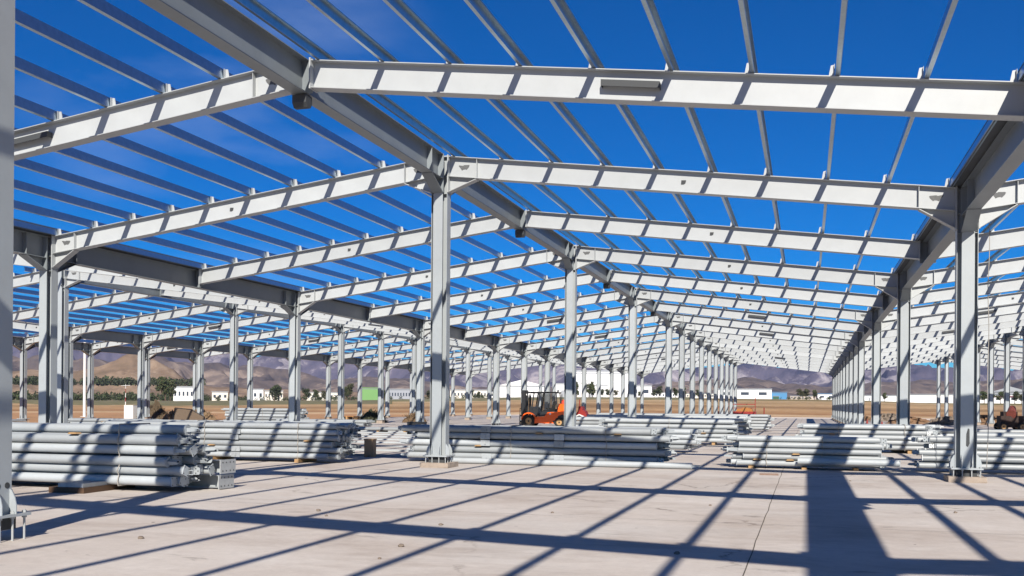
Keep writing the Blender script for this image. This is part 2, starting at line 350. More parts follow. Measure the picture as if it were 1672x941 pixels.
M_FAR = [(-260, 545), (20, 545), (120, 548), (200, 552), (260, 566), (330, 574), (400, 586), (480, 580), (560, 584), (640, 588), (760, 592), (860, 594), (940, 597), (1010, 604), (1060, 606),
         (1120, 600), (1180, 594), (1215, 592), (1250, 596), (1290, 603), (1350, 611), (1400, 606), (1450, 599), (1490, 596), (1530, 602), (1560, 605), (1600, 599), (1650, 607), (1760, 604), (1960, 600)]
M_MID = [(-260, 590), (60, 585), (160, 590), (260, 590), (330, 594), (420, 598), (480, 606), (540, 622), (600, 616), (680, 622), (760, 632), (860, 634), (960, 632), (1060, 628), (1140, 622),
         (1230, 616), (1290, 628), (1350, 632), (1420, 624), (1500, 616), (1560, 624), (1640, 622), (1760, 618), (1960, 615)]
M_NEAR = [(-260, 612), (20, 606), (110, 606), (157, 600), (190, 586), (215, 575), (240, 580), (252, 587), (285, 606), (310, 624), (340, 632), (420, 634), (520, 638), (620, 642), (760, 646), (1000, 649), (1300, 652), (1600, 655), (1960, 655)]
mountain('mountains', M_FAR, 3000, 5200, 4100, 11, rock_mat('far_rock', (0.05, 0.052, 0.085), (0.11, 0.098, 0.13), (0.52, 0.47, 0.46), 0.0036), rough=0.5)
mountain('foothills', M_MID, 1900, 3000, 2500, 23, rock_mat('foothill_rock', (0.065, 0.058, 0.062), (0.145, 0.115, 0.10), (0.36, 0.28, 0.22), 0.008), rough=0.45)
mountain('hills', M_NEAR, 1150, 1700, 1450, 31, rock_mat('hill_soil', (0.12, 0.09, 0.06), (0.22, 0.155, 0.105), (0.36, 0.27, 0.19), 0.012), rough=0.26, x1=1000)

# ------------------------------------------------------------------ the steel frame
ROWX = {-4: -55.0, -3: XC - 3*SP, -2: XC - 2*SP, -1: XC - SP, 0: XC, 1: XC + SP, 2: XC + 2*SP, 3: XC + 3*SP}
ROWZ = {j: (ZR if j % 2 == 0 else ZE) for j in ROWX}; ROWZ[-4] = ZE
ROWN = {-4: 'outermost left eave row', -3: 'far left valley row', -2: 'left hall ridge row', -1: 'left valley row', 0: 'central ridge row', 1: 'right valley row', 2: 'right hall ridge row', 3: 'far right valley row'}
def fy(n): return Y1 + (n - 1) * DB
W2 = 0.21      # half width of a column
RD = 0.50      # rafter depth
GD = 0.62      # girder depth

# columns: flanged cruciform shaft on a bolted base plate held above its plinth
def shaft_mesh(h, z0=0.30):
    mb = MB(); t = 0.012; fw = 0.125
    mb.box(-W2 + t, W2 - t, -0.006, 0.006, z0, h)
    mb.box(-0.006, 0.006, -W2 + t, -0.0062, z0, h); mb.box(-0.006, 0.006, 0.0062, W2 - t, z0, h)
    mb.box(-W2, -W2 + t, -fw, fw, z0, h); mb.box(W2 - t, W2, -fw, fw, z0, h)
    hf = h - 1.0
    mb.prism([(-fw, z0), (fw, z0), (fw, hf), (fw - .08, hf + .14), (-fw + .08, hf + .14), (-fw, hf)], -W2, -W2 + t, 'y')
    mb.prism([(-fw, z0), (fw, z0), (fw, hf), (fw - .08, hf + .14), (-fw + .08, hf + .14), (-fw, hf)], W2 - t, W2, 'y')
    mb.box(-fw + .03, fw - .03, -W2 + .001, -W2 + t - .001, hf + .14, h); mb.box(-fw + .03, fw - .03, W2 - t + .001, W2 - .001, hf + .14, h)
    for z in (h - 0.06, h - 0.56, h - 0.98): # stiffener plates inside
        mb.box(-W2 + t, -0.007, -0.105, -0.007, z, z + .012); mb.box(0.007, W2 - t, -0.105, -0.007, z, z + .012)
    return mb.mesh('shaft', COLM)
SHAFT = {ZR: shaft_mesh(ZR + 0.02), ZE: shaft_mesh(ZE + 0.02)}
BPL = MB().box(-.31, .31, -.31, .31, .27, .30).mesh('base_plate', COLM)
def gus():
    mb = MB(); pr = [(W2, .30), (W2 + .095, .30), (W2 + .095, .40), (W2 + .075, .48), (W2 + .03, .56), (W2, .58)]
    mb.prism(pr, -.006, .006, 'y'); return mb.mesh('gusset', COLM)
GUS = gus()
BOLT = MB().tube((0, 0, .0), (0, 0, .335), .013, n=8).tube((0, 0, .302), (0, 0, .325), .026, n=6, sm=False).tube((0, 0, .245), (0, 0, .268), .026, n=6, sm=False).mesh('anchor_bolt', PLATE)
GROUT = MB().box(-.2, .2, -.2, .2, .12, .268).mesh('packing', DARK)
HOLE = MB().prism([(-.03, 1.0), (0, 1.12), (.03, 1.1), (.035, .8), (.0, .72), (-.035, .75)], -.004, .0, 'y').mesh('access_slot', DARK)
def column(j, n, idx, plinth):
    X, Y, h = ROWX[j], fy(n), ROWZ[j]
    t = thing('steel_column', '%s grey steel column from the camera in the %s' % (ORD[idx], ROWN[j]), 'column', (X, Y, 0), 0, 'columns carrying the hall roofs')
    obj('shaft', SHAFT[h], t); obj('base_plate', BPL, t)
    for k in range(4):
        a = k * PI / 2; 
        for d in ((-.10, .10) if n < 3 else (0,)):
            obj('gusset', GUS, t, (-d * math.sin(a), d * math.cos(a), 0), (0, 0, a))
    if n < 4.2:
        ring = [(-.26, -.26), (-.09, -.26), (.09, -.26), (.26, -.26), (.26, -.09), (.26, .09), (.26, .26), (.09, .26), (-.09, .26), (-.26, .26), (-.26, .09), (-.26, -.09)]
        for x, y in ring: obj('anchor_bolt', BOLT, t, (x, y, 0))
        obj('packing', GROUT, t)
    else: obj('packing', MBPK, t)
    if (j, n) == (1, 1): obj('access_slot', HOLE, t, (0.02, -W2 - .001, 0.02))
    if (j, n) == (0, 0): 
        for y in (-.07, .06): obj('bolt_hole', BH, t, (W2, y, .62))
    if n <= 3 and (j, n) != (0, 0):
        p = MB(); q = .36
        p.box(-q, q, -q, q, 0.001, .12)
        o = obj('concrete_plinth', PL_ME, None, (X, Y, 0))
        tag(o, 'rough concrete plinth under the %s column of the %s' % (ORD[idx], ROWN[j]), 'plinth', 'plinths under columns')
MBPK = MB().box(-.25, .25, -.25, .25, 0.0, .27).mesh('packing', PLINTH)
BH = MB().tube((0.0, 0, 0), (0.004, 0, 0), .035, n=14, sm=False).mesh('bolt_hole', DARK)
def plinth_mesh():
    bm = bmesh.new(); bmesh.ops.create_cube(bm, size=1)
    for v in bm.verts: v.co = Vector((v.co.x * .74, v.co.y * .74, .061 + v.co.z * .118))
    bmesh.ops.subdivide_edges(bm, edges=bm.edges[:], cuts=5, use_grid_fill=True)
    for v in bm.verts:
        if v.co.z > .02:
            n = noise.noise_vector(v.co * 9); v.co += Vector((n.x, n.y, n.z * .5)) * .012
    me = bpy.data.meshes.new('concrete_plinth'); bm.to_mesh(me); bm.free(); me.materials.append(PLINTH); return me
PL_ME = plinth_mesh()
FULL = [0, 1, 2, 3, 4]; HALF = [4.5 + .5 * i for i in range(9)]
COLS = {-4: [3, 3.5, 4, 4.5, 5], -3: [3, 3.5, 4] + HALF, -2: [2, 3, 4] + HALF, -1: FULL + HALF, 0: FULL + HALF, 1: [-1, 1, 2, 3, 4] + HALF, 2: [0, 1, 2, 3, 4] + HALF, 3: [2, 3, 4] + HALF}
for j, ns_ in COLS.items():
    for i, n in enumerate(ns_): column(j, n, i, True)

# rafters
SPANS = {}   # name -> (x low/high geometry)
def rafter_kit(xl, zl, xr, zr_, small=False):
    # local x from 0 at the left row to L at the right row
    L_ = xr - xl; sl_ = (zr_ - zl) / L_; z = lambda x: sl_ * x
    kit = {}
    a, b = W2 + .03, L_ - W2 - .03          # beside columns
    kit['web'] = MB().prism([(a, z(a) - .014), (b, z(b) - .014), (b, z(b) - RD + .014), (a, z(a) - RD + .014)], -.005, .005).mesh('web', PAINT)
    kit['tf'] = MB().prism([(a, z(a)), (b, z(b)), (b, z(b) - .014), (a, z(a) - .014)], -.13, .13).mesh('top_flange', PAINT)
    kit['bf'] = MB().prism([(a, z(a) - RD), (b, z(b) - RD), (b, z(b) - RD + .014), (a, z(a) - RD + .014)], -.13, .13).mesh('bottom_flange', PAINT)
    def ep(x0, x1, deep, up=.03):
        m_ = (x0 + x1) / 2; return MB().box(x0, x1, -.145, .145, z(m_) - RD - deep, z(m_) + up).mesh('end_plate', PAINT)
    kit['epl'] = ep(a - .028, a - .001, .02); kit['epr'] = ep(b + .001, b + .028, .02)
    kit['eplh'] = ep(a - .028, a - .001, .40); kit['eprh'] = ep(b + .001, b + .028, .40)
    hl, hd = .72, .36
    def haunch(x0, s):
        x1 = x0 + s * hl; m = MB()
        m.prism([(x0, z(x0) - RD - .002), (x1, z(x1) - RD - .002), (x0, z(x0) - RD - hd)], -.005, .005)
        m.prism([(x0, z(x0) - RD - hd), (x1, z(x1) - RD - .001), (x1, z(x1) - RD - .020), (x0, z(x0) - RD - hd - .02)], -.11, .11)
        return m.mesh('haunch', PAINT)
    kit['hl'] = haunch(a, 1); kit['hr'] = haunch(b, -1)
    def stiff(x): return MB().box(x - .005, x + .005, -.105, -.006, z(x) - RD + .016, z(x) - .016).box(x - .005, x + .005, .006, .105, z(x) - RD + .016, z(x) - .016).mesh('stiffener', PAINT)
    kit['sl'] = stiff(a + hl); kit['sr'] = stiff(b - hl)
    def patch(x, fl):  # thin dark shape on the web, painting in the shadow of a bracket
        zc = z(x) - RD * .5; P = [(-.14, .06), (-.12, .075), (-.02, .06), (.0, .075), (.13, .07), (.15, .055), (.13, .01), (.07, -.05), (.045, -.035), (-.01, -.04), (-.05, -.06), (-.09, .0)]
        return MB().prism([(x + fl * p, zc + q) for p, q in P], -.007, -.0052).mesh('bracket_shadow', DARKP)
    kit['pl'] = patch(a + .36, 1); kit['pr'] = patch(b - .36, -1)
    xm = L_ / 2; zc = z(xm) - RD / 2
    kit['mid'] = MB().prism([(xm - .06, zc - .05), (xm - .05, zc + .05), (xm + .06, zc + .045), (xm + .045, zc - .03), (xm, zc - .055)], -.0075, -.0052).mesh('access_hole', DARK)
    xb = xm
    def par(xa, xb_, y0, y1, z0, z1): 
        return MB().prism([(xa, z(xa) - RD/2 + z0), (xb_, z(xb_) - RD/2 + z0), (xb_, z(xb_) - RD/2 + z1), (xa, z(xa) - RD/2 + z1)], y0, y1)
    bk = par(xm - .48, xm + .48, -.135, -.006, .06, .068)
    for args in ((xm - .48, xm + .48, -.145, -.1355, -.035, .07), (xm - .48, xm - .468, -.135, -.006, -.035, .059), (xm + .468, xm + .48, -.135, -.006, -.035, .059)):
        q = par(*args); bk.add(q.v, q.f)
    kit['brk'] = bk.mesh('light_bracket', BRKM)
    return kit, sl_, L_
DARKP = mat('shadow_paint', (0.11, 0.115, 0.12), 0.7, 0, 10, 0.15)  # dark tone of the bracket shadows painted on the rafter webs
def cleat_mesh(s):
    m = MB(); m.prism([(0.008 * s, .0), (.095 * s, .0), (.07 * s, .13), (.055 * s, .20), (.008 * s, .205)], -.006, .006)
    m.box(min(0, .007 * s), max(0, .007 * s), -.055, .055, 0, .205)
    return m.mesh('purlin_cleat', PAINT)
CLEAT = {1: cleat_mesh(1), -1: cleat_mesh(-1)}
def purlin_offsets(L_): 
    if L_ > 11.9: return [.35 + 1.2556 * i for i in range(10)]
    n = max(3, round(L_ / 1.25)); return [.35 + (L_ - .7) * i / (n - 1) for i in range(n)]
KITS = {}; BRKM = mat('bracket_steel', (.045, .05, .055), .7)
XM = (ROWX[-4] + ROWX[-3]) / 2
ZM = ZE + (ROWX[-3] - XM) * (ZR - ZE) / SP
spans = [('far left small gable left slope', ROWX[-4], ZE, XM, ZM, [3, 3.5, 4, 4.5, 5]),
         ('far left small gable right slope', XM, ZM, ROWX[-3], ZE, [3, 3.5, 4, 4.5, 5]),
         ('left hall left slope', ROWX[-3], ZE, ROWX[-2], ZR, [2 + .5*i for i in range(14)]),
         ('left hall right slope', ROWX[-2], ZR, ROWX[-1], ZE, [.5 + .5*i for i in range(17)]),
         ('central hall left slope', ROWX[-1], ZE, ROWX[0], ZR, [-1 + .5*i for i in range(20)]),
         ('central hall right slope', ROWX[0], ZR, ROWX[1], ZE, [-1 + .5*i for i in range(20)]),
         ('right hall left slope', ROWX[1], ZE, ROWX[2], ZR, [-1 + .5*i for i in range(20)]),
         ('right hall right slope', ROWX[2], ZR, ROWX[3], ZE, [2 + .5*i for i in range(14)])]
XTOROW = {round(v, 3): k for k, v in ROWX.items()}
for nm, xl, zl, xr, zr_, ns_ in spans:
    kit, sl_, L_ = rafter_kit(xl, zl, xr, zr_)
    up = 1 if zr_ > zl else -1                     # upslope direction
    offs = purlin_offsets(L_)
    for i, n in enumerate(ns_):
        Y = fy(n); 
        t = thing('rafter', '%s sloping pale steel rafter from the camera on the %s' % (ORD[i], nm), 'rafter', (xl, Y, zl), 0, 'rafters of the ' + nm)
        cl = XTOROW.get(round(xl, 3)); crr = XTOROW.get(round(xr, 3))
        lc = cl is not None and n in COLS[cl]; rc = crr is not None and n in COLS[crr]
        obj('web', kit['web'], t); obj('top_flange', kit['tf'], t); obj('bottom_flange', kit['bf'], t)
        obj('end_plate', kit['eplh' if lc else 'epl'], t); obj('end_plate', kit['eprh' if rc else 'epr'], t)
        if lc: obj('haunch', kit['hl'], t)
        if rc: obj('haunch', kit['hr'], t)
        if lc or n < 4: obj('stiffener', kit['sl'], t) if lc else None; 
        if lc: obj('bracket_shadow', kit['pl'], t)
        if rc: obj('stiffener', kit['sr'], t); obj('bracket_shadow', kit['pr'], t)
        if not rc and n == .5 and nm == 'central hall left slope': obj('stiffener', kit['sr'], t); obj('bracket_shadow', kit['pr'], t)
        if n in (.5, 3.5, 4.5, 7): obj('light_bracket', kit['brk'], t)
        else: obj('access_hole', kit['mid'], t)
        for o_ in offs:
            obj('purlin_cleat', CLEAT[up], t, (o_ + up * .004, 0, sl_ * (o_ + up * .004) + .001))
    # purlins: one continuous lapped line each
    Ya, Yb = fy(ns_[0]) - .6, fy(ns_[-1]) + .35
    for i, o_ in enumerate(offs):
        s = -up      # opens downslope
        ca, sa = math.cos(math.atan(sl_)), math.sin(math.atan(sl_))
        hgt, fw, lp, th = .205, .068, .02, .003
        pr = [(0, 0), (s*fw, 0), (s*fw, lp), (s*(fw-th), lp), (s*(fw-th), th), (s*th, th), (s*th, hgt-th), (s*(fw-th), hgt-th), (s*(fw-th), hgt-lp), (s*fw, hgt-lp), (s*fw, hgt), (0, hgt)]
        pr = [(x*ca - z_*sa, x*sa + z_*ca) for x, z_ in pr]
        mb = MB()
        # quads strip walls + end caps split in three to stay simple
        n_ = len(pr)
        for k in range(n_):
            (xa, za), (xb, zb) = pr[k], pr[(k+1) % n_]
            mb.add([(xa, 0, za), (xb, 0, zb), (xb, Yb - Ya, zb), (xa, Yb - Ya, za)], [(0, 1, 2, 3)])
        for yy in (0, Yb - Ya):
            q = [(x, yy, z_) for x, z_ in pr]
            mb.add(q, [(0, 1, 4, 5), (1, 2, 3, 4), (0, 5, 6, 11), (11, 6, 7, 10), (10, 7, 8, 9)])
        me = bpy.data.meshes.new('purlin'); me.from_pydata(mb.v, [], mb.f); me.materials.append(GALV)
        bm = bmesh.new(); bm.from_mesh(me); bmesh.ops.remove_doubles(bm, verts=bm.verts, dist=1e-5); bmesh.ops.recalc_face_normals(bm, faces=bm.faces); bm.to_mesh(me); bm.free()
        o = obj('roof_purlin', me, None, (xl + o_, Ya, zl + sl_ * o_ + .006))
        tag(o, 'galvanised roof purlin line, %s from the left on the %s' % (ORD[i], nm), 'purlin', 'purlins of the ' + nm)

# girders along the rows, column to column
def girder_kit(Ln, mid):
    kit = {}; a, b = W2 + .03, Ln - W2 - .03
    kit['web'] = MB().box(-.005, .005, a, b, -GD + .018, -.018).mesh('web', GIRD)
    kit['tf'] = MB().box(-.14, .14, a, b, -.018, -.002).mesh('top_flange', GIRD)
    kit['bf'] = MB().box(-.14, .14, a, b, -GD, -GD + .018).mesh('bottom_flange', GIRD)
    hl, hd = .72, .32
    def haunch(y0, s):
        y1 = y0 + s * hl; m = MB()
        m.prism([(y0, -GD - .002), (y1, -GD - .002), (y0, -GD - hd)], -.005, .005, 'x')
        m.prism([(y0, -GD - hd), (y1, -GD - .001), (y1, -GD - .02), (y0, -GD - hd - .02)], -.14, .14, 'x')
        return m.mesh('haunch', GIRD)
    kit['h1'] = haunch(a, 1); kit['h2'] = haunch(b, -1)
    kit['e1'] = MB().box(-.15, .15, a - .028, a - .001, -GD - hd - .02, 0).mesh('end_plate', GIRD); kit['e2'] = MB().box(-.15, .15, b + .001, b + .028, -GD - hd - .02, 0).mesh('end_plate', GIRD)
    def st(y): return MB().box(.006, .135, y - .005, y + .005, -GD + .02, -.02).box(-.135, -.006, y - .005, y + .005, -GD + .02, -.02).mesh('stiffener', GIRD)
    kit['s1'] = st(a + hl); kit['s2'] = st(b - hl)
    # seat block that takes the rafter ends where no column stands
    if mid: kit['seat'] = MB().box(-W2 - .001, -.0062, Ln/2 - .012, Ln/2 + .012, -GD + .0185, -.0185).box(.0062, W2 + .001, Ln/2 - .012, Ln/2 + .012, -GD + .0185, -.0185).mesh('rafter_seat', GIRD)
    return kit
GK = {DB: girder_kit(DB, True), DB/2: girder_kit(DB/2, False)}
LUG = MB().prism([(-.11, -.02), (.11, -.02), (.11, -.16), (.05, -.24), (-.05, -.24), (-.11, -.16)], -.14, .14, 'x').mesh('hanging_lug', BRKM)
for j, ns_ in COLS.items():
    ns2 = list(ns_)
    if j in (0, -1): ns2 = [-1] + ns2
    if j == 1: ns2 = [-1, 0] + ns2[1:]
    if j == 2: ns2 = [-1] + ns2
    for i, (n0, n1) in enumerate(zip(ns2, ns2[1:])):
        Ln = (n1 - n0) * DB; key = DB if abs(Ln - DB) < .1 else DB / 2; kit = GK[key]
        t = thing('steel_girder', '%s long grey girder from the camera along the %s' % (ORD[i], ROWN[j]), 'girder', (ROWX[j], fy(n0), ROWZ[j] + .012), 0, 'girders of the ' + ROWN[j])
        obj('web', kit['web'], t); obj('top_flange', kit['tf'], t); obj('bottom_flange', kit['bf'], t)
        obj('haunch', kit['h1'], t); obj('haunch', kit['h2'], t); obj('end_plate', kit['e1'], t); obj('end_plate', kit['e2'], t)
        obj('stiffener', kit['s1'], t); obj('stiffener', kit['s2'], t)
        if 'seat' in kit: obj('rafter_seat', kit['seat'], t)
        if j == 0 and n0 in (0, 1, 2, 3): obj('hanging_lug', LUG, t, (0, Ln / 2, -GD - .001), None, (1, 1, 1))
    if j % 2 == 1:
        Ya, Yb = fy(ns2[0]) - .5, fy(ns2[-1]) + .3
        g = MB(); zb = ROWZ[j] + .045
        g.box(-.33, .33, 0, Yb - Ya, 0, .004); g.box(-.33, -.326, 0, Yb - Ya, .0042, .19); g.box(.326, .33, 0, Yb - Ya, .0042, .19)
        o = obj('roof_gutter', g.mesh('roof_gutter', GUT), None, (ROWX[j], Ya, zb))
        tag(o, 'dark valley gutter lying on the girders of the ' + ROWN[j], 'gutter', 'valley gutters')

# ------------------------------------------------------------------ pipe bundles
PIPE_ME = {}
def pipe_mesh(L_, r):
    k = (round(L_, 2), round(r, 3))
    if k not in PIPE_ME:
        mb = MB(); mb.tube((0, 0, 0), (L_, 0, 0), r, r, 18); PIPE_ME[k] = mb.mesh('pipe', PIPE)
    return PIPE_ME[k]
def fitting(r, kind):
    mb = MB(); h = r * .88
    if kind == 0:   # fish plate with bolts
        mb.prism([(.0, -h*.9), (.13, -h*.9), (.15, -h*.6), (.15, h*.7), (.12, h*.9), (.0, h*.9)], -.006, .006, 'y')
        mb.box(.012, .022, -h, h, -h, h)
        for x, z in ((.07, .04), (.07, -.04), (.115, 0)): mb.tube((x, -.012, z), (x, .012, z), .012, n=6, mi=1)
    elif kind == 1:  # square flange
        mb.box(.0, .014, -h*1.15, h*1.15, -h*1.15, h*1.15)
        for y, z in ((1, 1), (1, -1), (-1, 1), (-1, -1)): mb.tube((.0, y*h*.8, z*h*.8), (.018, y*h*.8, z*h*.8), .011, n=6, mi=1)
    else:            # forked tongue
        mb.box(.002, .012, -h, h, -h, h); mb.prism([(.012, -h*.5), (.2, -h*.35), (.24, 0), (.2, h*.35), (.012, h*.5)], h*.4, h*.4 + .01, 'y')
        mb.prism([(.012, -h*.5), (.2, -h*.35), (.24, 0), (.2, h*.35), (.012, h*.5)], -h*.4 - .01, -h*.4, 'y'); mb.tube((.19, -h*.5, 0), (.19, h*.5, 0), .016, n=8, mi=1)
    return mb.mesh('end_fitting', [COLM, DARK])
FIT = {}
def fit(r, k):
    q = (round(r, 3), k)
    if q not in FIT: FIT[q] = fitting(r, k)
    return FIT[q]
def bundle(X0, X1, Yf, nz, ny, r, label, rz=0, jit=.16, z0=.11, fk=(0, 1, 2), wires=(.35, .75), rust=3, taper=0, mids=()):
    rnd = random.Random(int(X0 * 100 + Yf * 7)); L_ = X1 - X0 - .1; dz = 2 * r * 1.09
    t = thing('pipe_bundle', label, 'pipe bundle', (X0, Yf, 0), rz, 'bundles of grey brace pipes')
    for k in range(nz):
        nn = ny - (taper if k >= nz - 1 else 0)
        for i in range(nn):
            if rnd.random() < .07 and k == nz - 1: continue
            dx = rnd.uniform(-jit, jit) + (.1 if k % 2 else -.05)
            p = obj('pipe', pipe_mesh(L_, r), t, (dx, r + i * 2 * r * 1.03 + rnd.uniform(-.02, .02) + (r * .3 if k % 2 else 0), z0 + r + k * dz + rnd.uniform(-.012, .012)),
                    (rnd.uniform(-PI, PI) * 0, rnd.uniform(-.0015, .0015), rnd.uniform(-.004, .004)))
            f_ = fit(r, rnd.choice(fk)); obj('end_fitting', f_, p, (L_, 0, 0), (rnd.choice((0, 0, .5, -.4, PI/2)), 0, 0))
            if i == 0 or X0 > -9: f_ = fit(r, rnd.choice(fk)); obj('end_fitting', f_, p, (0, 0, 0), (rnd.choice((0, .3)), 0, PI))
    D_ = r * 2.06 * ny; H_ = z0 + nz * dz
    for f in wires:
        x = L_ * f + rnd.uniform(-.1, .1); m = MB(); pts = []
        for k in range(nz):       # the wire dips between the pipes
            zc = z0 + r + k * dz
            pts += [(x + rnd.uniform(-.02, .02), -.012, zc), (x + rnd.uniform(-.02, .02), r * .18, zc + dz / 2)]
        pts[-1] = (x, .03, H_)
        pts += [(x, D_, H_), (x, D_ + .03, z0)]
        m.path(pts, .011, 5); m.path([(x, D_ + .03, z0), (x, 0, z0 - .01), pts[0]], .011, 5)
        obj('tie_wire', m.mesh('tie_wire', WIRE), t)
    for f in mids:
        xb = L_ * f
        for k in range(nz):
            if rnd.random() < .3: continue
            xs = xb + rnd.uniform(-.05, .05); zc = z0 + r + k * dz
            obj('joint_sleeve', MB().box(xs - .13, xs + .13, -.022, -.004, zc - r * .95, zc + r * .95).box(xs - .02, xs + .02, -.04, -.0225, zc - r * .5, zc + r * .5).mesh('joint_sleeve', PIPE), t)
    for f in (.12, .5, .86):
        obj('timber_bearer', MB().box(L_ * f - .06, L_ * f + .06, -.05, D_ + .08, 0.002, z0 - .012).mesh('timber_bearer', WOOD), t)
    for q in range(rust):
        x = rnd.uniform(.1, .9) * L_; k = rnd.randrange(0, nz); zz = z0 + k * dz
        obj('timber_wedge', MB().prism([(x, zz - .012), (x + .2, zz - .006), (x + .17, zz + .018), (x + .03, zz + .022)], -.03, .1, 'y').mesh('timber_wedge', WOOD), t)
    return t
def beam(loc, L_, rz, label, w_=.2, h=.18, plate=True, pw=.2, ph=.13, group=None, up=0):
    t = thing('loose_beam', label, 'steel beam', loc, rz, group)
    m = MB(); m.box(0, L_, -w_/2, w_/2, 0, .01); m.box(0, L_, -w_/2, w_/2, h - .01, h); m.box(0, L_, -.005, .005, .0102, h - .0102); obj('beam_section', m.mesh('beam_section', PIPE), t)
    if plate:
        m = MB(); m.box(L_ + .001, L_ + .018, -pw, pw, h/2 - ph, h/2 + ph)
        for y in (-.7, -.25, .25, .7):
            for z in (-.6, .6): m.tube((L_ + .0182, y*pw, h/2 + z*ph), (L_ + .022, y*pw, h/2 + z*ph), .014, n=10, mi=1, sm=False)
        obj('end_plate', m.mesh('end_plate', [PLATE, DARK]), t)
    return t

bundle(-21.5, -10.3, 14.1, 6, 5, .0815, 'six layer bundle of thick grey pipes nearest the left edge, tied with wire', wires=(.62, .9), rust=4, taper=2)
beam((-19, 15.35, .03), 8.95, -.02, 'grey beam with plate end lying lowest behind the nearest left bundle', .2, .22, pw=.23, ph=.125)
beam((-19, 15.42, .305), 9.0, -.03, 'grey beam with speckled end plate resting above another behind the nearest left bundle', .2, .22, pw=.23, ph=.125)
obj_ = MB().box(-.35, .35, -.5, .9, 0.002, .10, 1).box(-.18, .32, -.48, .8, .102, .17, 0).mesh('timber_block', [PLATE, DWOOD])
tag(obj('timber_block', obj_, None, (-12.1, 14.0, 0), (0, 0, .05)), 'dark timber block with grey plate under the nearest left bundle', 'block')
bundle(-19.0, -11.7, 22.6, 6, 6, .071, 'shaded grey pipe bundle beyond the nearest left bundle, ending left of the plank strips', wires=(.46, .86), rust=3, taper=1, mids=(.6,))
bundle(-20.6, -12.4, 24.6, 6, 4, .071, 'pipe bundle directly behind the shaded left bundle', wires=(.4,), rust=1)
bundle(-10.35, -3.45, 24.25, 5, 6, .082, 'pipe bundle lying behind the middle near column', wires=(.42, .8), rust=4, taper=1, mids=(.33, .62))
bundle(-11.3, -4.2, 27.2, 4, 4, .08, 'pipe bundle one row behind the one at the middle near column', wires=(.5,), rust=2)
bundle(-11.8, -3.6, 32.5, 4, 4, .08, 'pipe bundle in front of the orange forklift, second row back', wires=(.5,), rust=2)
# long loose pipe in front
tp = thing('loose_pipe', 'single long grey pipe on the floor in front of the middle bundle', 'pipe', (-9.6, 23.95, 0.085), 0.012)
obj('pipe', pipe_mesh(6.9, .075), tp); obj('end_fitting', fit(.075, 2), tp, (6.9, 0, 0))
bundle(-8.1, -2.75, 39.5, 5, 5, .085, 'long pipe bundle left of the central aisle, nearest of the aisle stacks', wires=(.5,), rust=2)
bundle(-10.5, -2.6, 44.5, 5, 5, .085, 'pipe bundle left of the aisle, second of the aisle stacks', wires=(.3, .7), rust=2)
bundle(-11.5, -2.9, 52.0, 5, 5, .088, 'pipe bundle left of the aisle, third of the aisle stacks', wires=(.5,), rust=1)
bundle(-13.0, -2.2, 62.0, 5, 4, .09, 'pipe bundle left of the aisle, farthest of the aisle stacks', wires=(.5,), rust=1)
bundle(-1.75, 1.75, 25.15, 5, 6, .069, 'short pipe bundle half in shade right of the aisle, nearest', wires=(.24, .63), rust=3, taper=1, z0=.075)
bundle(-.05, 4.0, 35.2, 5, 6, .08, 'pipe bundle behind the half shaded near right bundle', wires=(.3, .8), rust=2)
bundle(.6, 5.2, 43.0, 4, 5, .088, 'pipe bundle beyond the second right column, under its shadow', wires=(.4,), rust=1)
bundle(2.75, 9.5, 25.2, 5, 5, .07, 'pipe bundle behind the large right column', wires=(.45,), rust=2)
bundle(4.7, 12.6, 33.0, 4, 5, .08, 'pipe bundle at the right edge, one row behind the large right column bundle', wires=(.5,), rust=2)
bundle(5.0, 14.5, 44.5, 3, 5, .088, 'low pipe bundle at the right in front of the dark machine', wires=(.5,), rust=1)
bundle(-41.5, -35.2, 62.5, 5, 5, .1, 'far left pipe bundle below the hills', wires=(.5,), rust=1)
bundle(-33.5, -27.0, 56.0, 2, 6, .1, 'low far pipe bundle left of the second left column', wires=(.5,), rust=1)
bundle(-24.5, -20.0, 48.0, 1, 6, .09, 'low pipe bundle in front of the black box', wires=(.5,), rust=1)
bundle(-46.0, -38.5, 50.0, 2, 6, .1, 'low far left pipe bundle beside the plate stack', wires=(.5,), rust=1)
# odd pipe sticking out of near right bundle
tp = thing('loose_pipe', 'grey pipe jutting right from under the half shaded near right bundle', 'pipe', (-.2, 25.0, .22), -.06)
obj('pipe', pipe_mesh(2.35, .08), tp); obj('end_fitting', fit(.08, 1), tp, (2.35, 0, 0))
# laid-out steel sections between the bundles
for i in range(9):
    Y = 26.2 + i * 3.0; x0 = -13.6 - i * 1.45 + random.uniform(-.5, .5)
    m = MB(); L_ = 5.4 + random.uniform(0, 2)
    m.box(0, L_, 0, .16, 0, .004).box(0, L_, 0, .004, .0042, .06).box(0, L_, .156, .16, .0042, .06)
    o = obj('laid_purlin', m.mesh('laid_purlin', PIPE), None, (x0, Y, .003), (0, 0, random.uniform(-.02, .02)))
    tag(o, '%s spare purlin from the camera lying on the floor between the left and middle bundles' % ORD[i], 'purlin', 'spare purlins laid on the floor')

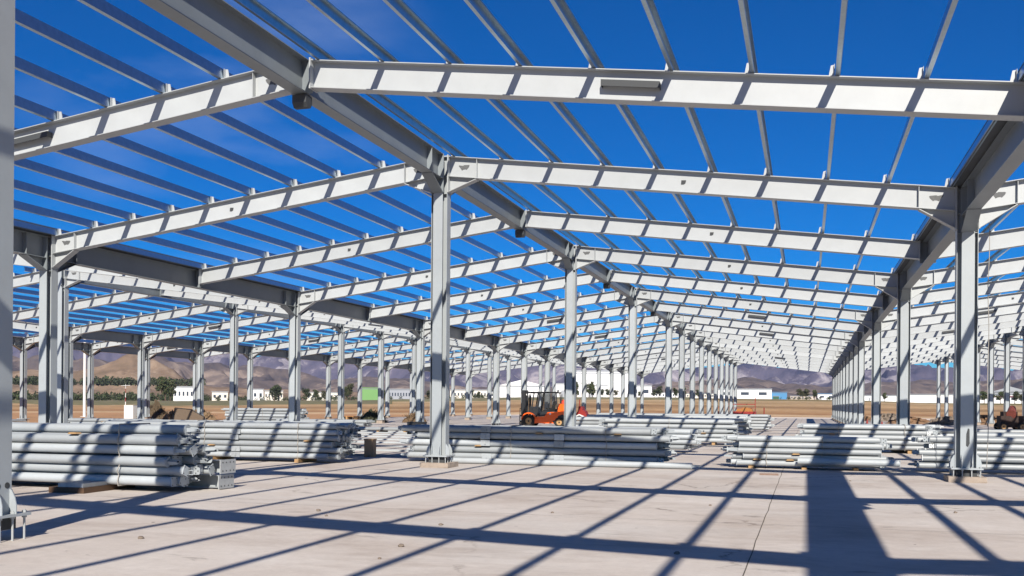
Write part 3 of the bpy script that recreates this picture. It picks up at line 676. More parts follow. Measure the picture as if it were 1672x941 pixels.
# ------------------------------------------------------------------ forklift
ORANGE = mat('orange_paint', (0.95, 0.13, 0.008), 0.35, 0, 4, 0.06); BLACK = mat('black_paint', (0.018, 0.019, 0.022), 0.45, 0, 6, 0.1)
RUB = mat('rubber', (0.022, 0.021, 0.02), 0.85, 0, 12, 0.15); RIM = mat('rim_paint', (0.50, 0.30, 0.13), 0.55, 0, 8, 0.12)
GLASS = mat('dusty_glass', (0.008, 0.009, 0.010), 0.6, 0.0); GLASS.node_tree.nodes['Principled BSDF'].inputs['Alpha'].default_value = .45
REDP = mat('red_paint', (0.26, 0.014, 0.010), 0.5, 0, 5, 0.12); WHITEP = mat('white_paint', (0.75, 0.75, 0.73), 0.5, 0, 4, 0.06)
def wheel(parent, x, y, r, w_, name='wheel'):
    e = obj(name, None, parent, (x, y, r)); m = MB(); n = 28
    prof = [(r*.55, -w_/2), (r*.9, -w_/2), (r, -w_*.32), (r, w_*.32), (r*.9, w_/2), (r*.55, w_/2)]
    vs = [(a*math.cos(2*PI*i/n), b, a*math.sin(2*PI*i/n)) for i in range(n) for a, b in prof]; k = len(prof)
    m.add(vs, [(i*k+q, i*k+(q+1)%k, ((i+1)%n)*k+(q+1)%k, ((i+1)%n)*k+q) for i in range(n) for q in range(k)], 0, True)
    obj('tyre', m.mesh('tyre', RUB), e)
    m = MB(); m.tube((0, -w_*.38, 0), (0, w_*.38, 0), r*.56, n=24); m.tube((0, -w_*.44, 0), (0, -w_*.38, 0), r*.3, n=16); m.tube((0, -w_*.5, 0), (0, -w_*.44, 0), r*.16, n=10, mi=1)
    obj('rim', m.mesh('rim', [RIM, BLACK]), e)
t = thing('forklift', 'orange forklift with black overhead guard and mast facing left behind the pipe stacks', 'forklift', (-17.75, 66.4, 0), 0)
m = MB(); hw = .62
low = [(-1.62, .62), (-1.50, .90), (-1.18, 1.02), (-.80, .98), (-.62, .80), (-.52, .74), (.02, .76), (.26, 1.06), (1.0, 1.12), (1.05, 1.68), (1.52, 1.66), (1.78, 1.30), (1.84, .55), (1.70, .30), (-.64, .28), (-.72, .55), (-.86, .78), (-1.18, .90), (-1.42, .80), (-1.56, .62)]
m.prism([(-.72, .28), (1.0, .28), (1.0, 1.10), (.26, 1.06), (.02, .76), (-.52, .74), (-.66, .66)], -hw, hw)
obj('chassis', m.mesh('chassis', ORANGE), t)
m = MB(); m.prism([(1.002, .34), (1.60, .34), (1.84, .55), (1.82, 1.25), (1.56, 1.64), (1.05, 1.68), (1.002, 1.1)], -hw - .02, hw + .02)
obj('counterweight', m.mesh('counterweight', ORANGE), t)
for y0, y1 in ((-.70, -.46), (.46, .70)):
    m = MB()
    arc = [(-1.12 + .52*math.cos(a), .44 + .52*math.sin(a)) for a in [PI*.95 - k*PI*.9/10 for k in range(11)]]
    arc2 = [(-1.12 + .58*math.cos(a), .44 + .60*math.sin(a)) for a in [PI*.95 - k*PI*.9/10 for k in range(11)]]
    for k in range(10): m.prism([arc[k], arc[k+1], arc2[k+1], arc2[k]], y0, y1)
    obj('front_fender', m.mesh('front_fender', ORANGE), t)
m = MB(); m.prism([(.62, .45), (1.0, .45), (1.02, .80), (1.35, .93), (1.52, .8), (1.6, .45), (1.45, .2), (.8, .2)], -hw - .024, -hw - .021, 'y'); obj('wheel_well', m.mesh('wheel_well', BLACK), t)
for y in (-.56, .56): wheel(t, -1.12, y, .43, .26)
for y in (-.56, .56): wheel(t, 1.12, y, .36, .24)
for y in (-.34, .34):
    obj('mast_rail', MB().box(-1.70, -1.46, y - .08, y + .08, .12, 2.62).mesh('mast_rail', BLACK), t)
    obj('lift_cylinder', MB().tube((-1.30, y, .2), (-1.30, y, 2.25), .08, n=10).mesh('lift_cylinder', BLACK), t)
obj('inner_mast', MB().box(-1.76, -1.67, -.29, -.21, .12, 2.50).box(-1.76, -1.67, .21, .29, .12, 2.50).box(-1.74, -1.68, -.209, .209, 2.38, 2.48).box(-1.74, -1.68, -.209, .209, 1.3, 1.38).mesh('inner_mast', BLACK), t)
obj('carriage', MB().box(-1.84, -1.77, -.5, .5, .35, .45).box(-1.84, -1.77, -.5, .5, .75, .85).box(-1.83, -1.79, -.5, -.46, .86, 1.35).box(-1.83, -1.79, .46, .5, .86, 1.35).box(-1.83, -1.79, -.45, .45, 1.30, 1.35).box(-1.83, -1.79, -.17, -.13, .86, 1.299).box(-1.83, -1.79, .13, .17, .86, 1.299).mesh('carriage', BLACK), t)
for y in (-.3, .3):
    m = MB(); m.box(-1.89, -1.845, y - .06, y + .06, .12, .9).prism([(-1.845, .08), (-1.845, .119), (-2.6, .10), (-2.6, .085)], y - .06, y + .06); obj('fork', m.mesh('fork', BLACK), t)
m = MB()
m.box(-1.28, .92, -.56, .56, 2.44, 2.47); 
for y in (-.56, .52):
    m.prism([(-1.30, 2.40), (.96, 2.40), (.96, 2.50), (-1.30, 2.50)], y, y + .04)
    m.prism([(-1.02, .95), (-.94, .95), (-.72, 2.40), (-.80, 2.40)], y, y + .04); m.prism([(.92, 1.10), (1.0, 1.10), (.90, 2.40), (.82, 2.40)], y, y + .04)
    m.prism([(-.64, .8), (-.50, .8), (-.26, 2.40), (-.40, 2.40)], y, y + .04)
for k in range(7): m.box(-1.2 + k*.32, -1.14 + k*.32, -.519, .519, 2.471, 2.52)
obj('overhead_guard', m.mesh('overhead_guard', BLACK), t)
obj('cab_glass', MB().prism([(-.28, 1.15), (.84, 1.15), (.80, 2.36), (-.24, 2.36)], -.545, -.54).mesh('cab_glass', GLASS), t)
obj('engine_cover', MB().prism([(-.44, .765), (.0, .775), (.24, 1.075), (.98, 1.11), (.98, 1.32), (-.1, 1.2)], -.54, .54).mesh('engine_cover', BLACK), t)
m = MB(); m.box(.02, .55, -.26, .26, 1.25, 1.38); m.prism([(.42, 1.22), (.58, 1.22), (.70, 1.85), (.58, 1.85)], -.25, .25); obj('seat', m.mesh('seat', BLACK), t)
m = MB(); m.tube((-.75, 0, .8), (-.48, 0, 1.42), .03, n=8)
ring = [(-.48 + .18*math.cos(a)*.5, .18*math.sin(a), 1.43 + .18*math.cos(a)*.35) for a in [k*PI/6 for k in range(13)]]; m.path(ring, .014, 6)
obj('steering_wheel', m.mesh('steering_wheel', BLACK), t)
obj('dashboard', MB().prism([(-1.06, .92), (-.62, .78), (-.45, .78), (-.50, 1.25), (-.78, 1.45), (-1.06, 1.45)], -.5, .5).mesh('dashboard', BLACK), t)
obj('gas_bottle', MB().tube((1.35, -.38, 1.80), (1.35, .38, 1.80), .155, n=18).mesh('gas_bottle', mat('bottle_red', (.6, .06, .03), .45)), t)
obj('exhaust_stack', MB().tube((1.02, .45, 1.6), (1.02, .45, 2.35), .035, n=8).mesh('exhaust_stack', BLACK), t)
obj('beacon', MB().tube((.86, 0, 2.52), (.86, 0, 2.66), .07, .05, 10).mesh('beacon', BLACK), t)
for y in (-.4, .4): obj('headlight', MB().tube((-1.36, y, 2.30), (-1.30, y, 2.30), .075, n=12).mesh('headlight', WHITEP), t)
obj('round_badge', MB().tube((.45, -hw - .004, .95), (.45, -hw, .95), .07, n=14, sm=False).mesh('round_badge', WHITEP), t)
ob = thing('orange_rail', 'low orange rail on timber feet on the floor right of the forklift', 'rail', (-15.6, 63.6, 0), .03)
obj('rail_section', MB().box(0, 3.0, -.09, .09, .1, .26).mesh('rail_section', ORANGE), ob)
for x in (.3, 2.6): obj('foot', MB().box(x, x + .15, -.3, .3, 0, .098).mesh('foot', WOOD), ob)
# small red machine behind
t = thing('site_tractor', 'small red machine with pale mudguard partly behind the orange forklift', 'tractor', (-15.55, 67.9, 0), 0)
obj('body', MB().prism([(-1.1, .35), (.45, .35), (.5, .85), (.36, 1.15), (.22, 1.22), (.12, 1.5), (-.1, 1.5), (-.14, 1.15), (-.3, .95), (-1.1, .9)], -.42, .42).mesh('body', REDP), t)
obj('mudguard', MB().prism([(-.32, .72), (.0, .86), (.32, .72), (.36, .78), (.0, .94), (-.36, .78)], -.62, -.43).mesh('mudguard', WHITEP), t)
wheel(t, .0, -.53, .36, .2); wheel(t, .0, .53, .36, .2); wheel(t, -.95, -.5, .3, .2); wheel(t, -.95, .5, .3, .2)
obj('exhaust_stack', MB().tube((-.12, 0, 1.2), (-.12, 0, 2.0), .03, n=8).mesh('exhaust_stack', REDP), t)

# red rack trailer at the end of the aisle
def redcart():
    c = far(1203, 678, 1); x0 = -11.0; Y = 122.0
    t = thing('red_trailer', 'red steel rack trailer standing at the far end of the aisle', 'trailer', (-10.9, 123.0, 0), 0)
    L_ = 4.9
    obj('bed', MB().box(0, L_, -1.0, 1.0, .35, .95).mesh('bed', REDP), t)
    for x in (0.02, 1.35, L_ - .1):
        obj('upright', MB().box(x, x + .09, -1.0, -.91, .952, 2.05 if x < 4 else 2.7).mesh('upright', REDP), t)
    obj('top_rail', MB().box(1.3, L_, -.995, -.915, 1.80, 1.90).mesh('top_rail', REDP), t)
    obj('load', MB().prism([(2.5, .955), (4.6, .955), (4.4, 1.3), (3.6, 1.5), (3.0, 1.25), (2.7, 1.3)], -.8, .6).mesh('load', RUSTY), t)
    obj('handrail', MB().box(0.2, 4.6, .9, .96, 1.35, 1.42).mesh('handrail', REDP), t)
    for x in (.8, 4.0): wheel(t, x, -.85, .33, .2); wheel(t, x, .85, .33, .2)
redcart()
o = obj('red_pole', MB().tube((0, 0, 0), (0, 0, 1.5), .035, n=8).box(-.09, .09, -.09, .09, 0, .03).mesh('red_pole', REDP), None, (-2.7, 66, 0)); tag(o, 'thin red marker pole beside the aisle in front of the red trailer', 'pole')

# cones, cans, boxes
def cone(loc, h, label):
    t = thing('traffic_cone', label, 'cone', loc)
    m = MB(); m.tube((0, 0, .03), (0, 0, h), .16, .03, 16); m.box(-.2, .2, -.2, .2, 0, .03); obj('cone_body', m.mesh('cone_body', REDP), t)
    obj('reflective_band', MB().tube((0, 0, h*.5), (0, 0, h*.62), .105, .09, 16).mesh('reflective_band', WHITEP), t)
cone((-13.1, 70.4, 0), .85, 'red cone with pale band between the middle column and the forklift')
cone((-12.0, 39.0, 0.05), .5, 'small dark red cone just left of the middle column bundle')
cone((4.2, 60.0, 0), .75, 'red cone between the third and fourth right columns')
cone((3.9, 69.0, 0), .75, 'red cone behind the row of right columns, second from the camera')
def crate(loc, sx, sy, sz, m_, name, label, cat, rz=0):
    t = thing(name, label, cat, loc, rz); m = MB()
    m.box(-sx/2, sx/2, -sy/2, sy/2, .04, sz); obj('box_body', m.mesh('box_body', m_), t)
    m = MB(); m.box(-sx/2 - .015, sx/2 + .015, -sy/2 - .015, sy/2 + .015, sz + .001, sz + .035).box(-sx/2, -sx/2 + .08, -sy/2, sy/2, 0, .039).box(sx/2 - .08, sx/2, -sy/2, sy/2, 0, .039); obj('lid', m.mesh('lid', m_), t)
    return t
crate((-19.3, 46.3, 0.0), .85, .6, .62, BLACK, 'tool_box', 'black tool box on the floor in front of the second left column', 'box')
crate((-12.3, 25.95, .0), .28, .26, .5, mat('carton', (.48, .33, .2), .85, 0, 6, .1), 'carton', 'small brown carton at the right end of the shaded left bundle', 'carton', .1)
crate((-60.5, 76.0, -.1), 1.0, 1.0, 1.35, WHITEP, 'white_cabinet', 'white cabinet beside the brush heap at the far left', 'cabinet')
def heap(loc, rx, ry, h, name, label, cat, m_, seed, n=60, stick=True):
    rnd = random.Random(seed); mb = MB()
    G = 34
    vs = []
    for a in range(G):
        for b in range(G):
            u, v = a/(G-1)*2-1, b/(G-1)*2-1; d = math.hypot(u, v)
            z = max(0, 1-d**1.6) * h * (.75 + .5*noise.noise((u*2.2, v*2.2, seed)) + .35*noise.noise((u*7, v*7, seed)) + .18*noise.noise((u*19, v*19, seed))); vs.append((u*rx, v*ry, z - .03))
    mb.add(vs, [(a*G+b, (a+1)*G+b, (a+1)*G+b+1, a*G+b+1) for a in range(G-1) for b in range(G-1)], 0, False)
    for k in range(n):
        a = rnd.uniform(0, 2*PI); q = rnd.random()**.5*.8; p = Vector((math.cos(a)*q*rx, math.sin(a)*q*ry, max(0, 1-q**1.6)*h*.8))
        if stick:
            d = Vector((rnd.uniform(-1, 1), rnd.uniform(-1, 1), rnd.uniform(0, .7))).normalized() * rnd.uniform(.3, .9) * min(1, rx)
            mb.tube(p - d*.4, p + d*.6, .022, .012, 5)
        else:
            s = rnd.uniform(.06, .18); mb.box(p.x - s, p.x + s, p.y - s, p.y + s*.7, p.z - s*.4, p.z + s*.8)
    return tag(obj(name, mb.mesh(name, m_), None, loc), label, cat)
BRUSH = mat('brush_wood', (0.10, 0.07, 0.04), .9, 0, 5, .25); SOILH = mat('soil_heap', (.22, .13, .075), .95, 0, 3, .2); STONE = mat('stone_rubble', (.25, .20, .16), .9, 0, 2, .3)
heap((-58.3, 76.3, -.12), 1.9, 1.2, 1.9, 'brush_heap', 'dark brown brush heap right of the white cabinet', 'heap', BRUSH, 3, 150)
heap((-53.8, 76.8, -.12), 2.0, 1.2, 1.3, 'brush_heap', 'pale brown brush heap behind the far left columns', 'heap', mat('dry_brush', (.24, .16, .09), .9, 0, 5, .25), 5, 120)
heap((-34.9, 74.0, -.02), 1.5, 1.0, 1.2, 'bush_heap', 'dark heap of cut scrub left of the tyre coil', 'heap', mat('green_scrub', (.045, .05, .025), .9, 0, 5, .25), 8, 120)
heap((-31.9, 76.0, -.02), 1.2, .8, .95, 'wire_coil_heap', 'heap of tangled brown cable left of the second left column', 'heap', mat('cable_brown', (.17, .11, .06), .9, 0, 5, .25), 12, 140)
heap((-46.8, 64.0, -.1), 1.6, 1.0, 1.25, 'soil_heap', 'brown soil heap behind the far left bundles', 'heap', SOILH, 14, 30, False)
for i, (x, y) in enumerate(((9.6, 101), (12.5, 96), (16.2, 101), (20.0, 97), (24.5, 92), (9.0, 118), (5.6, 121), (29, 98), (18.5, 88))):
    heap((x, y, 0), 2.4, 1.2, .75 + .15*(i % 3), 'rubble_heap', '%s low heap of stone rubble from the left along the far right floor edge' % ORD[i], 'rubble heap', STONE if i % 2 else SOILH, 20 + i, 90, False)
for i, (x, y) in enumerate(((-26.5, 118), (-22.0, 122), (-18, 126), (-14.5, 127), (-30.5, 112))):
    heap((x, y, 0), 1.8, .9, .5, 'soil_heap', '%s low soil heap from the right behind the forklift along the floor edge' % ORD[i], 'heap', SOILH, 40 + i, 40, False)
# dark machine at right
t = thing('mixer_machine', 'dark rusty machine on wheels at the right beyond the pipe bundles', 'machine', (13.6, 74.5, 0), .1)
IRON = mat('rusty_iron', (.055, .032, .026), .8, .2, 7, .3)
obj('engine_body', MB().box(-.75, .75, -.5, .5, .35, 1.05).box(-.55, .35, -.4, .4, 1.052, 1.35).mesh('engine_body', IRON), t)
obj('drum', MB().tube((-.1, -.55, 1.15), (.25, .45, 1.55), .32, .24, 18).mesh('drum', mat('drum_red', (.22, .05, .035), .7, 0, 8, .3)), t)
obj('frame', MB().box(-.9, .9, -.55, -.47, .25, .34).box(-.9, .9, .47, .55, .25, .34).box(.82, .9, -.46, .46, .25, .34).box(-.9, -.82, -.46, .46, .25, .34).mesh('frame', IRON), t)
for x in (-.6, .6): wheel(t, x, -.62, .3, .14); wheel(t, x, .62, .3, .14)
# plates stacked far left, pallets
t = thing('plate_stack', 'stack of grey speckled steel plates left of the left near column', 'steel plates', (-41.6, 41.8, 0), .05)
for k in range(4): obj('plate', MB().box(-1.2 + .1*k, 1.3 - .08*k, -.5, .5, .1 + .13*k, .2 + .13*k).mesh('plate', PLATE), t)
obj('timber_bearer', MB().box(-.9, -.75, -.5, .5, 0, .098).box(.75, .9, -.5, .5, 0, .098).mesh('timber_bearer', WOOD), t)
t = thing('timber_pallet', 'orange brown timber pallet at the foot of a thin column behind the left bundles', 'pallet', (-43.3, 86.5, 0), 0)
for k in range(6): obj('slat', MB().box(-.9, .9, -.6 + k*.21, -.45 + k*.21, .3, .34).mesh('slat', mat('pallet_orange', (.45, .2, .06), .8) if k == 0 else bpy.data.materials['pallet_orange']), t)
obj('bearer', MB().box(-.85, -.7, -.6, .6, 0, .298).box(-.08, .08, -.6, .6, 0, .298).box(.7, .85, -.6, .6, 0, .298).mesh('bearer', WOOD), t)
# mesh hurdle
t = thing('wire_hurdle', 'tilted brown mesh panel in a steel frame behind the left pipe bundles', 'panel', (-41.2, 57.6, 0), .15)
m = MB(); P_ = [(-1.1, 0), (-1.0, 1.15), (.2, 1.05), (1.2, .55), (1.25, 0)]
m.path([(x, 0, z + .03) for x, z in P_] + [(P_[0][0], 0, .03)], .035, 6); obj('panel_frame', m.mesh('panel_frame', BLACK), t)
obj('mesh_sheet', MB().prism([(x*.97, z*.96 + .03) for x, z in P_], -.006, .006).mesh('mesh_sheet', mat('mesh_brown', (.16, .115, .08), .85, 0, 30, .25)), t)
# rope hanging beside the large right column
m = MB(); pts = [(.012*math.sin(k*.9), .01*math.cos(k*1.3), 5.6 - k*.28) for k in range(20)]; m.path(pts, .009, 5)
tag(obj('hanging_rope', m.mesh('hanging_rope', WIRE), None, (3.74, 22.9, 0)), 'thin grey rope hanging just right of the large right column', 'rope')
m = MB(); rnd = random.Random(4)
tag(obj('red_can', MB().tube((0, 0, 0), (0, 0, .22), .09, n=14).tube((0, 0, .22), (0, 0, .26), .04, n=10).mesh('red_can', REDP), None, (4.9-1.2, Y1 + DB - .36, .302)), 'small red can on the base plate of the second right column', 'can')
# rusty stencilled sheet on the floor
t_ = MB(); t_.box(-.21, .21, -.28, .28, .004, .008)
tag(obj('marker_sheet', t_.mesh('marker_sheet', mat('rusty_sheet', (.46, .34, .26), .8, 0, 26, .3, col2=(.25, .12, .07))), None, (-.82, 23.0, 0), (0, 0, .05)), 'small rust flecked sheet lying flat on the floor beside the joint', 'sheet')

ST = [(520, 835), (620, 913), (655, 893), (533, 843), (1160, 826), (1105, 905), (230, 880), (902, 838), (1388, 786), (1560, 838), (720, 858), (980, 800)]
for i, (px_, py_) in enumerate(ST):
    d = ray(px_, py_); k = -HC / d.z; rnd = random.Random(i); sz = rnd.uniform(.018, .036)
    bm = bmesh.new(); bmesh.ops.create_icosphere(bm, subdivisions=2, radius=sz)
    for v in bm.verts: v.co *= 1 + .45 * noise.noise(v.co * 40 + Vector((i, 0, 0))); v.co.z = v.co.z * .6 + sz * .45
    me = bpy.data.meshes.new('stone'); bm.to_mesh(me); bm.free(); me.materials.append(STONE)
    tag(obj('stone', me, None, (d.x * k, d.y * k, 0)), '%s small loose stone on the near floor, counted from the left' % ORD[sorted(ST).index((px_, py_))], 'stone', 'loose stones on the floor')
# ------------------------------------------------------------------ background buildings, masts
BW = mat('white_cladding', (0.80, 0.80, 0.80), .6, 0, .05, .03); BG = mat('grey_roof', (.33, .35, .38), .6, 0, .05, .06); BB = mat('blue_cladding', (.07, .24, .46), .5, 0, .05, .06)
BN = mat('green_cladding', (.15, .32, .10), .6, 0, .05, .06); WIN = mat('dark_window', (.05, .06, .08), .25); MAR = mat('maroon_stripe', (.18, .07, .09), .6); TANW = mat('tan_wall', (.52, .45, .38), .8, 0, .1, .08)
CRM = mat('cream_wall', (.72, .68, .60), .7, 0, .05, .05)
def building(x0, x1, yt, r, label, m_=None, roof=None, depth=30, gable=0, wins=0, winrow=None, stripe=None, name='warehouse', cat='warehouse', yb=None, parapet=0, door=0):
    xm = (x0 + x1) / 2; a = far(x0, 650, r); b = far(x1, 650, r); 
    gz = min(ground_z(a.x, a.y), ground_z(b.x, b.y)) - 1.0
    if yb is not None: gz = min(gz, far(xm, yb, r).z)
    top = far(xm, yt, r).z; d = Vector((b.x - a.x, b.y - a.y, 0)); W_ = d.length; ang = math.atan2(d.y, d.x)
    t = thing(name, label, cat, (a.x, a.y, gz), ang); h = top - gz; m_ = m_ or BW; roof = roof or BG
    vis = h - (ground_z(a.x, a.y) - gz)
    obj('wall', MB().box(0, W_, 0, depth, 0, h).mesh('wall', m_), t)
    if gable: obj('roof', MB().prism([(-.4, h + .01), (W_ + .4, h + .01), (W_ / 2, h + gable)], -.5, depth + .5).mesh('roof', roof if gable < 3 else m_), t)
    else: obj('roof', MB().box(-.3, W_ + .3, -.3, depth + .3, h + .01, h + max(.25, vis * .05)).mesh('roof', roof), t)
    for k in range(wins):
        x = W_ * (k + .5) / wins; ww = W_ / wins * .45
        obj('window', MB().box(x - ww/2, x + ww/2, -.08, -.01, h - vis*.62, h - vis*.32).mesh('window', WIN), t)
    if stripe: obj('stripe', MB().box(.02, W_ - .02, -.06, -.01, h - vis*stripe[1], h - vis*stripe[0]).mesh('stripe', MAR), t)
    if door: obj('door', MB().box(W_*door - vis*.16, W_*door + vis*.16, -.07, -.01, h - vis, h - vis*.45).mesh('door', BG), t)
    obj('gutter_line', MB().box(0, W_, -.12, -.01, h - vis*.08, h - vis*.045).mesh('gutter_line', BG), t)
    for k in range(1, 4): 
        if vis > 8: obj('panel_joint', MB().box(W_*k/4 - .06, W_*k/4 + .06, -.05, -.01, h - vis, h - vis*.09).mesh('panel_joint', BG), t)
    return t
building(815, 888, 630, 560, 'white warehouse with sloping roof left of the forklift', gable=3.4, roof=BW)
building(905, 942, 627, 620, 'white warehouse block directly right of the forklift', door=.4)
building(940, 1027, 607, 640, 'tallest white warehouse in the centre distance', depth=50)
building(952, 992, 629, 600, 'low white annex in front of the tallest warehouse', door=.3)
building(1027, 1064, 630, 610, 'lower white warehouse right of the tallest one', wins=2)
building(1064, 1108, 641, 700, 'low long pale building between the thin columns', wins=8)
building(1120, 1172, 643, 720, 'distant low cream building left of the box warehouse', CRM, wins=9)
building(1173, 1260, 635.5, 560, 'white box warehouse with two small windows behind the red trailer', wins=3)
building(1260, 1285, 641, 575, 'blue clad hall joined to the white box warehouse', BB, BB)
building(1262, 1272, 647.5, 540, 'dark green container in front of the blue hall', mat('container_green', (.03, .10, .06), .5), name='container', cat='container', depth=3)
building(1290, 1332, 647, 760, 'low grey roofed buildings right of the blue hall', TANW, wins=7)
building(1335, 1364, 643.5, 640, 'white hall with pale blue roof edge left of the right column row', roof=BB, wins=2)
building(1408, 1468, 646, 520, 'long low white hall behind the second right column', door=.2)
building(1468, 1585, 644.5, 430, 'very long white wall between the second and first right columns', depth=20)
building(1588, 1735, 644, 500, 'white hall with maroon stripe at the right edge', stripe=(.18, .36), wins=12)
building(1620, 1680, 640, 620, 'pale grey shed roof showing above the striped hall', BG, gable=3)
building(283, 316, 632, 520, 'small white two storey house below the brown hill', wins=5, name='house', cat='house', depth=12)
building(412, 430, 636, 600, 'small white cube house right of the hill', wins=2, name='house', cat='house', depth=12)
building(432, 462, 638.5, 640, 'row of low white houses beside the cube house', CRM, wins=6, name='house', cat='house', depth=12)
building(346, 372, 640, 640, 'low cream farmhouse behind the left bundles', CRM, wins=3, name='house', cat='house', depth=12)
building(590, 624, 634, 560, 'bright green roofed hall in the left distance', BN, BN, depth=25)
building(634, 684, 636, 600, 'long open grey shed with pale posts', mat('shed_grey', (.30, .32, .36), .7), wins=11, roof=BG)
building(735, 800, 637, 640, 'long pale shed left of the sloping roofed warehouse', CRM, wins=12, roof=BG)
building(796, 815, 640, 520, 'small white hut left of the sloping roofed warehouse', wins=1, name='hut', cat='hut', depth=8)
building(500, 560, 641, 700, 'low strip of cream farm buildings right of the left near columns', CRM, wins=8, depth=12)
# white lamp mast and thin red white mast
t = thing('white_mast', 'plain white mast in the field at the far left', 'mast', (*far(138, 650, 118).xy, -.12), 0)
obj('pole', MB().tube((0, 0, 0), (0, 0, 9.2), .16, .14, 14).mesh('pole', WHITEP), t); obj('foot_plate', MB().box(-.3, .3, -.3, .3, 0, .04).mesh('foot_plate', WHITEP), t)
c = far(205, 650, 190); t = thing('warning_mast', 'thin red and white mast with crossarm beyond the brush heap', 'mast', (c.x, c.y, ground_z(c.x, c.y) - .05), .4)
for k in range(6): obj('pole_section', MB().tube((0, 0, k*.8), (0, 0, (k+1)*.8 - .002), .09 - .01*k, .085 - .01*k, 8).mesh('pole_section', REDP if k % 2 == 0 else WHITEP), t)
obj('crossarm', MB().tube((-.8, 0, 4.5), (.8, 0, 4.6), .04, n=6).mesh('crossarm', WHITEP), t)
c = far(1380, 650, 220)
# ------------------------------------------------------------------ vegetation
LEAFS = [mat('foliage_dark', (.05, .06, .028), .9, 0, .8, .2), mat('foliage_mid', (.06, .085, .03), .9, 0, .8, .2), mat('foliage_olive', (.09, .09, .04), .9, 0, .8, .2)]
BARK = mat('bark', (.12, .08, .055), .9, 0, 3, .2)
def leaf_cloud(mb, c, rx, rz, n, rnd, s=.35):
    for k in range(n):
        th = rnd.uniform(0, 2*PI); u = rnd.uniform(-1, 1); q = rnd.random() ** .45; h = math.sqrt(1 - u*u)
        p = Vector((c[0] + rx*q*h*math.cos(th), c[1] + rx*q*h*math.sin(th), c[2] + rz*q*u))
        a = Vector((rnd.uniform(-1, 1), rnd.uniform(-1, 1), rnd.uniform(-1, 1))).normalized() * s * rnd.uniform(.6, 1.3); b = a.orthogonal().normalized() * s * rnd.uniform(.4, .9)
        b.rotate(Matrix.Rotation(rnd.uniform(0, 6), 3, a))
        mb.add([p - a - b*.4, p + b, p + a*.9 + b*.2, p - b*.9], [(0, 1, 2, 3)], rnd.choice((0, 0, 1)))
def tree(x, r, h, label, tall=False, seed=0):
    c = far(x, 650, r); rnd = random.Random(seed); gz = ground_z(c.x, c.y)
    t = thing('tree', label, 'tree', (c.x, c.y, gz - .1), rnd.uniform(0, 6), 'trees in the distance')
    m = MB(); m.tube((0, 0, 0), (rnd.uniform(-.2, .2), 0, h*.55), h*.035, h*.015, 7)
    for k in range(4):
        a = k*PI/2 + rnd.random(); m.tube((0, 0, h*(.25 + .07*k)), (math.cos(a)*h*.22, math.sin(a)*h*.22, h*(.5 + .08*k)), h*.014, h*.006, 5)
    obj('trunk', m.mesh('trunk', BARK), t)
    m = MB()
    for k in range(9 if not tall else 6):
        a = rnd.uniform(0, 6.3); q = rnd.uniform(0, h*(.26 if not tall else .08)); leaf_cloud(m, (math.cos(a)*q, math.sin(a)*q, h*(.42 + .06*k if not tall else .3 + .12*k)), h*(.2 if not tall else .12), h*(.15 if not tall else .16), 90, rnd, h*.05)
    i = rnd.randrange(3); obj('crown', m.mesh('crown', [LEAFS[i], LEAFS[(i+1) % 3]]), t)
TR = [(942, 540, 9, 1), (954, 545, 10, 1), (962, 545, 8, 0), (968, 550, 9, 1), (983, 560, 5, 0), (993, 560, 5, 0), (1006, 560, 4.5, 0), (1045, 560, 4, 0), (1068, 560, 5, 0), (1076, 560, 7, 0), (1103, 560, 6, 0), (1114, 600, 7, 0),
      (1316, 600, 6.5, 0), (1306, 600, 6.5, 0), (1330, 600, 6, 0), (1432, 480, 5, 0), (1444, 480, 4, 0), (1596, 430, 5, 0), (1607, 430, 5, 0), (1618, 420, 4.5, 0), (1634, 430, 5, 0), (1657, 430, 5, 0), (1668, 430, 4, 0),
      (572, 520, 9, 0), (566, 520, 7, 0), (627, 520, 6, 0), (448, 560, 9, 0), (455, 570, 9, 0), (380, 560, 7, 0), (500, 600, 8, 0), (515, 600, 7, 0), (530, 590, 6, 0), (700, 520, 5, 0), (770, 520, 5, 0), (782, 520, 4, 0), (809, 480, 5, 0), (270, 480, 11, 0), (278, 500, 9, 0), (325, 520, 8, 0), (1140, 560, 5, 0), (1156, 560, 4, 0)]
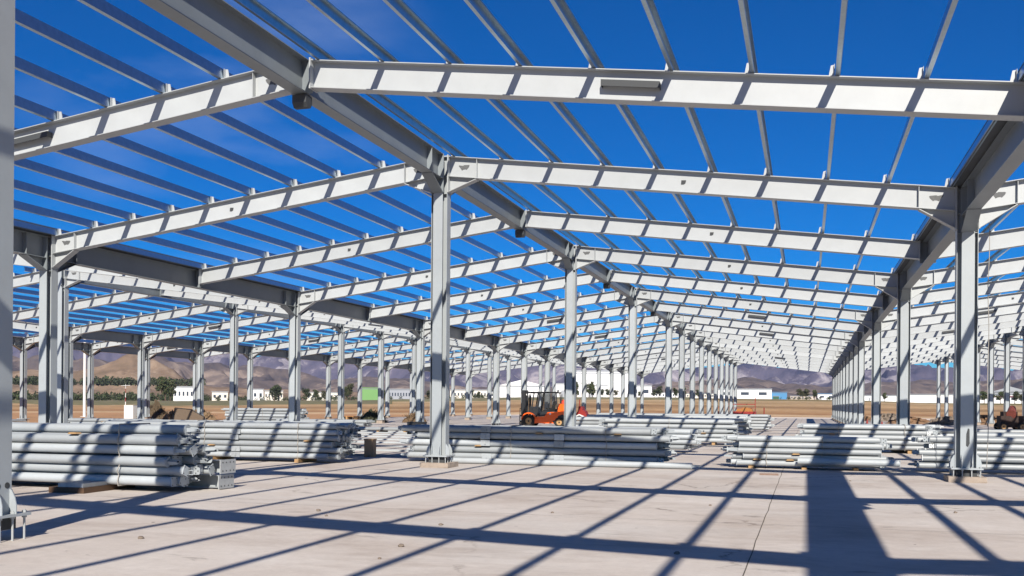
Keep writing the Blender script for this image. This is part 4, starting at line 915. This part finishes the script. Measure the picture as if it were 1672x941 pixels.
for i, (x, r, h, tl) in enumerate(TR):
    near = ['beside the tallest warehouse', 'right of the warehouses', 'near the striped hall', 'by the left houses'][0 if 930 < x < 1110 else 1 if 1110 <= x < 1500 else 2 if x >= 1500 else 3]
    nth = sum(1 for q in TR if (0 if 930 < q[0] < 1110 else 1 if 1110 <= q[0] < 1500 else 2 if q[0] >= 1500 else 3) == (0 if 930 < x < 1110 else 1 if 1110 <= x < 1500 else 2 if x >= 1500 else 3) and q[0] <= x)
    tree(x, r, h, '%s distant green tree %s, counted from the left' % (ORD[min(nth, 22) - 1], near), bool(tl), 100 + i)
def wood(name, label, x0, x1, r, hpx, n, seed, rjit=60, off=0):
    rnd = random.Random(seed); mb = MB()
    for k in range(n):
        x = rnd.uniform(x0, x1); rr = r + rnd.uniform(-rjit, rjit); c = far(x, 650, rr); gz = ground_z(c.x, c.y) + off; h = hpx * rr / FPX * rnd.uniform(.55, 1.15)
        leaf_cloud(mb, (c.x, c.y, gz + h*.5), h*.55, h*.5, 34, rnd, h*.16)
    o = obj(name, mb.mesh(name, [LEAFS[0], LEAFS[1]]), None); tag(o, label, 'woodland', None, 'stuff')
wood('far_woodland', 'dense dark green wood at the foot of the left hills', -60, 340, 620, 13, 330, 1)
wood('hedge_belt', 'broken dark green hedge belt along the middle distance', 330, 830, 640, 8, 260, 2)
wood('hill_woodland', 'dark tree belt on the lower slope of the left hills', -60, 330, 950, 13, 300, 3, 40, 14)
wood('right_hedge', 'low dark shrubs in front of the right warehouses', 1270, 1720, 600, 5, 130, 4)

# ------------------------------------------------------------------ haze
hz = MB().box(-7000, 7000, -800, 9000, -60, 345)
ho = obj('haze', hz.mesh('haze', mat('tmp', (1, 1, 1))), None); ho['kind'] = 'stuff'; ho['label'] = 'thin blue haze over the plain'; ho['category'] = 'haze'
hm = bpy.data.materials.new('haze_air'); hm.use_nodes = True; n = hm.node_tree; n.nodes.clear()
out = n.nodes.new('ShaderNodeOutputMaterial'); pv = n.nodes.new('ShaderNodeVolumePrincipled'); pv.inputs['Density'].default_value = 0.000042; pv.inputs['Color'].default_value = (.42, .56, 1.0, 1); pv.inputs['Anisotropy'].default_value = 0.0
n.links.new(pv.outputs[0], out.inputs['Volume']); ho.data.materials.clear(); ho.data.materials.append(hm)
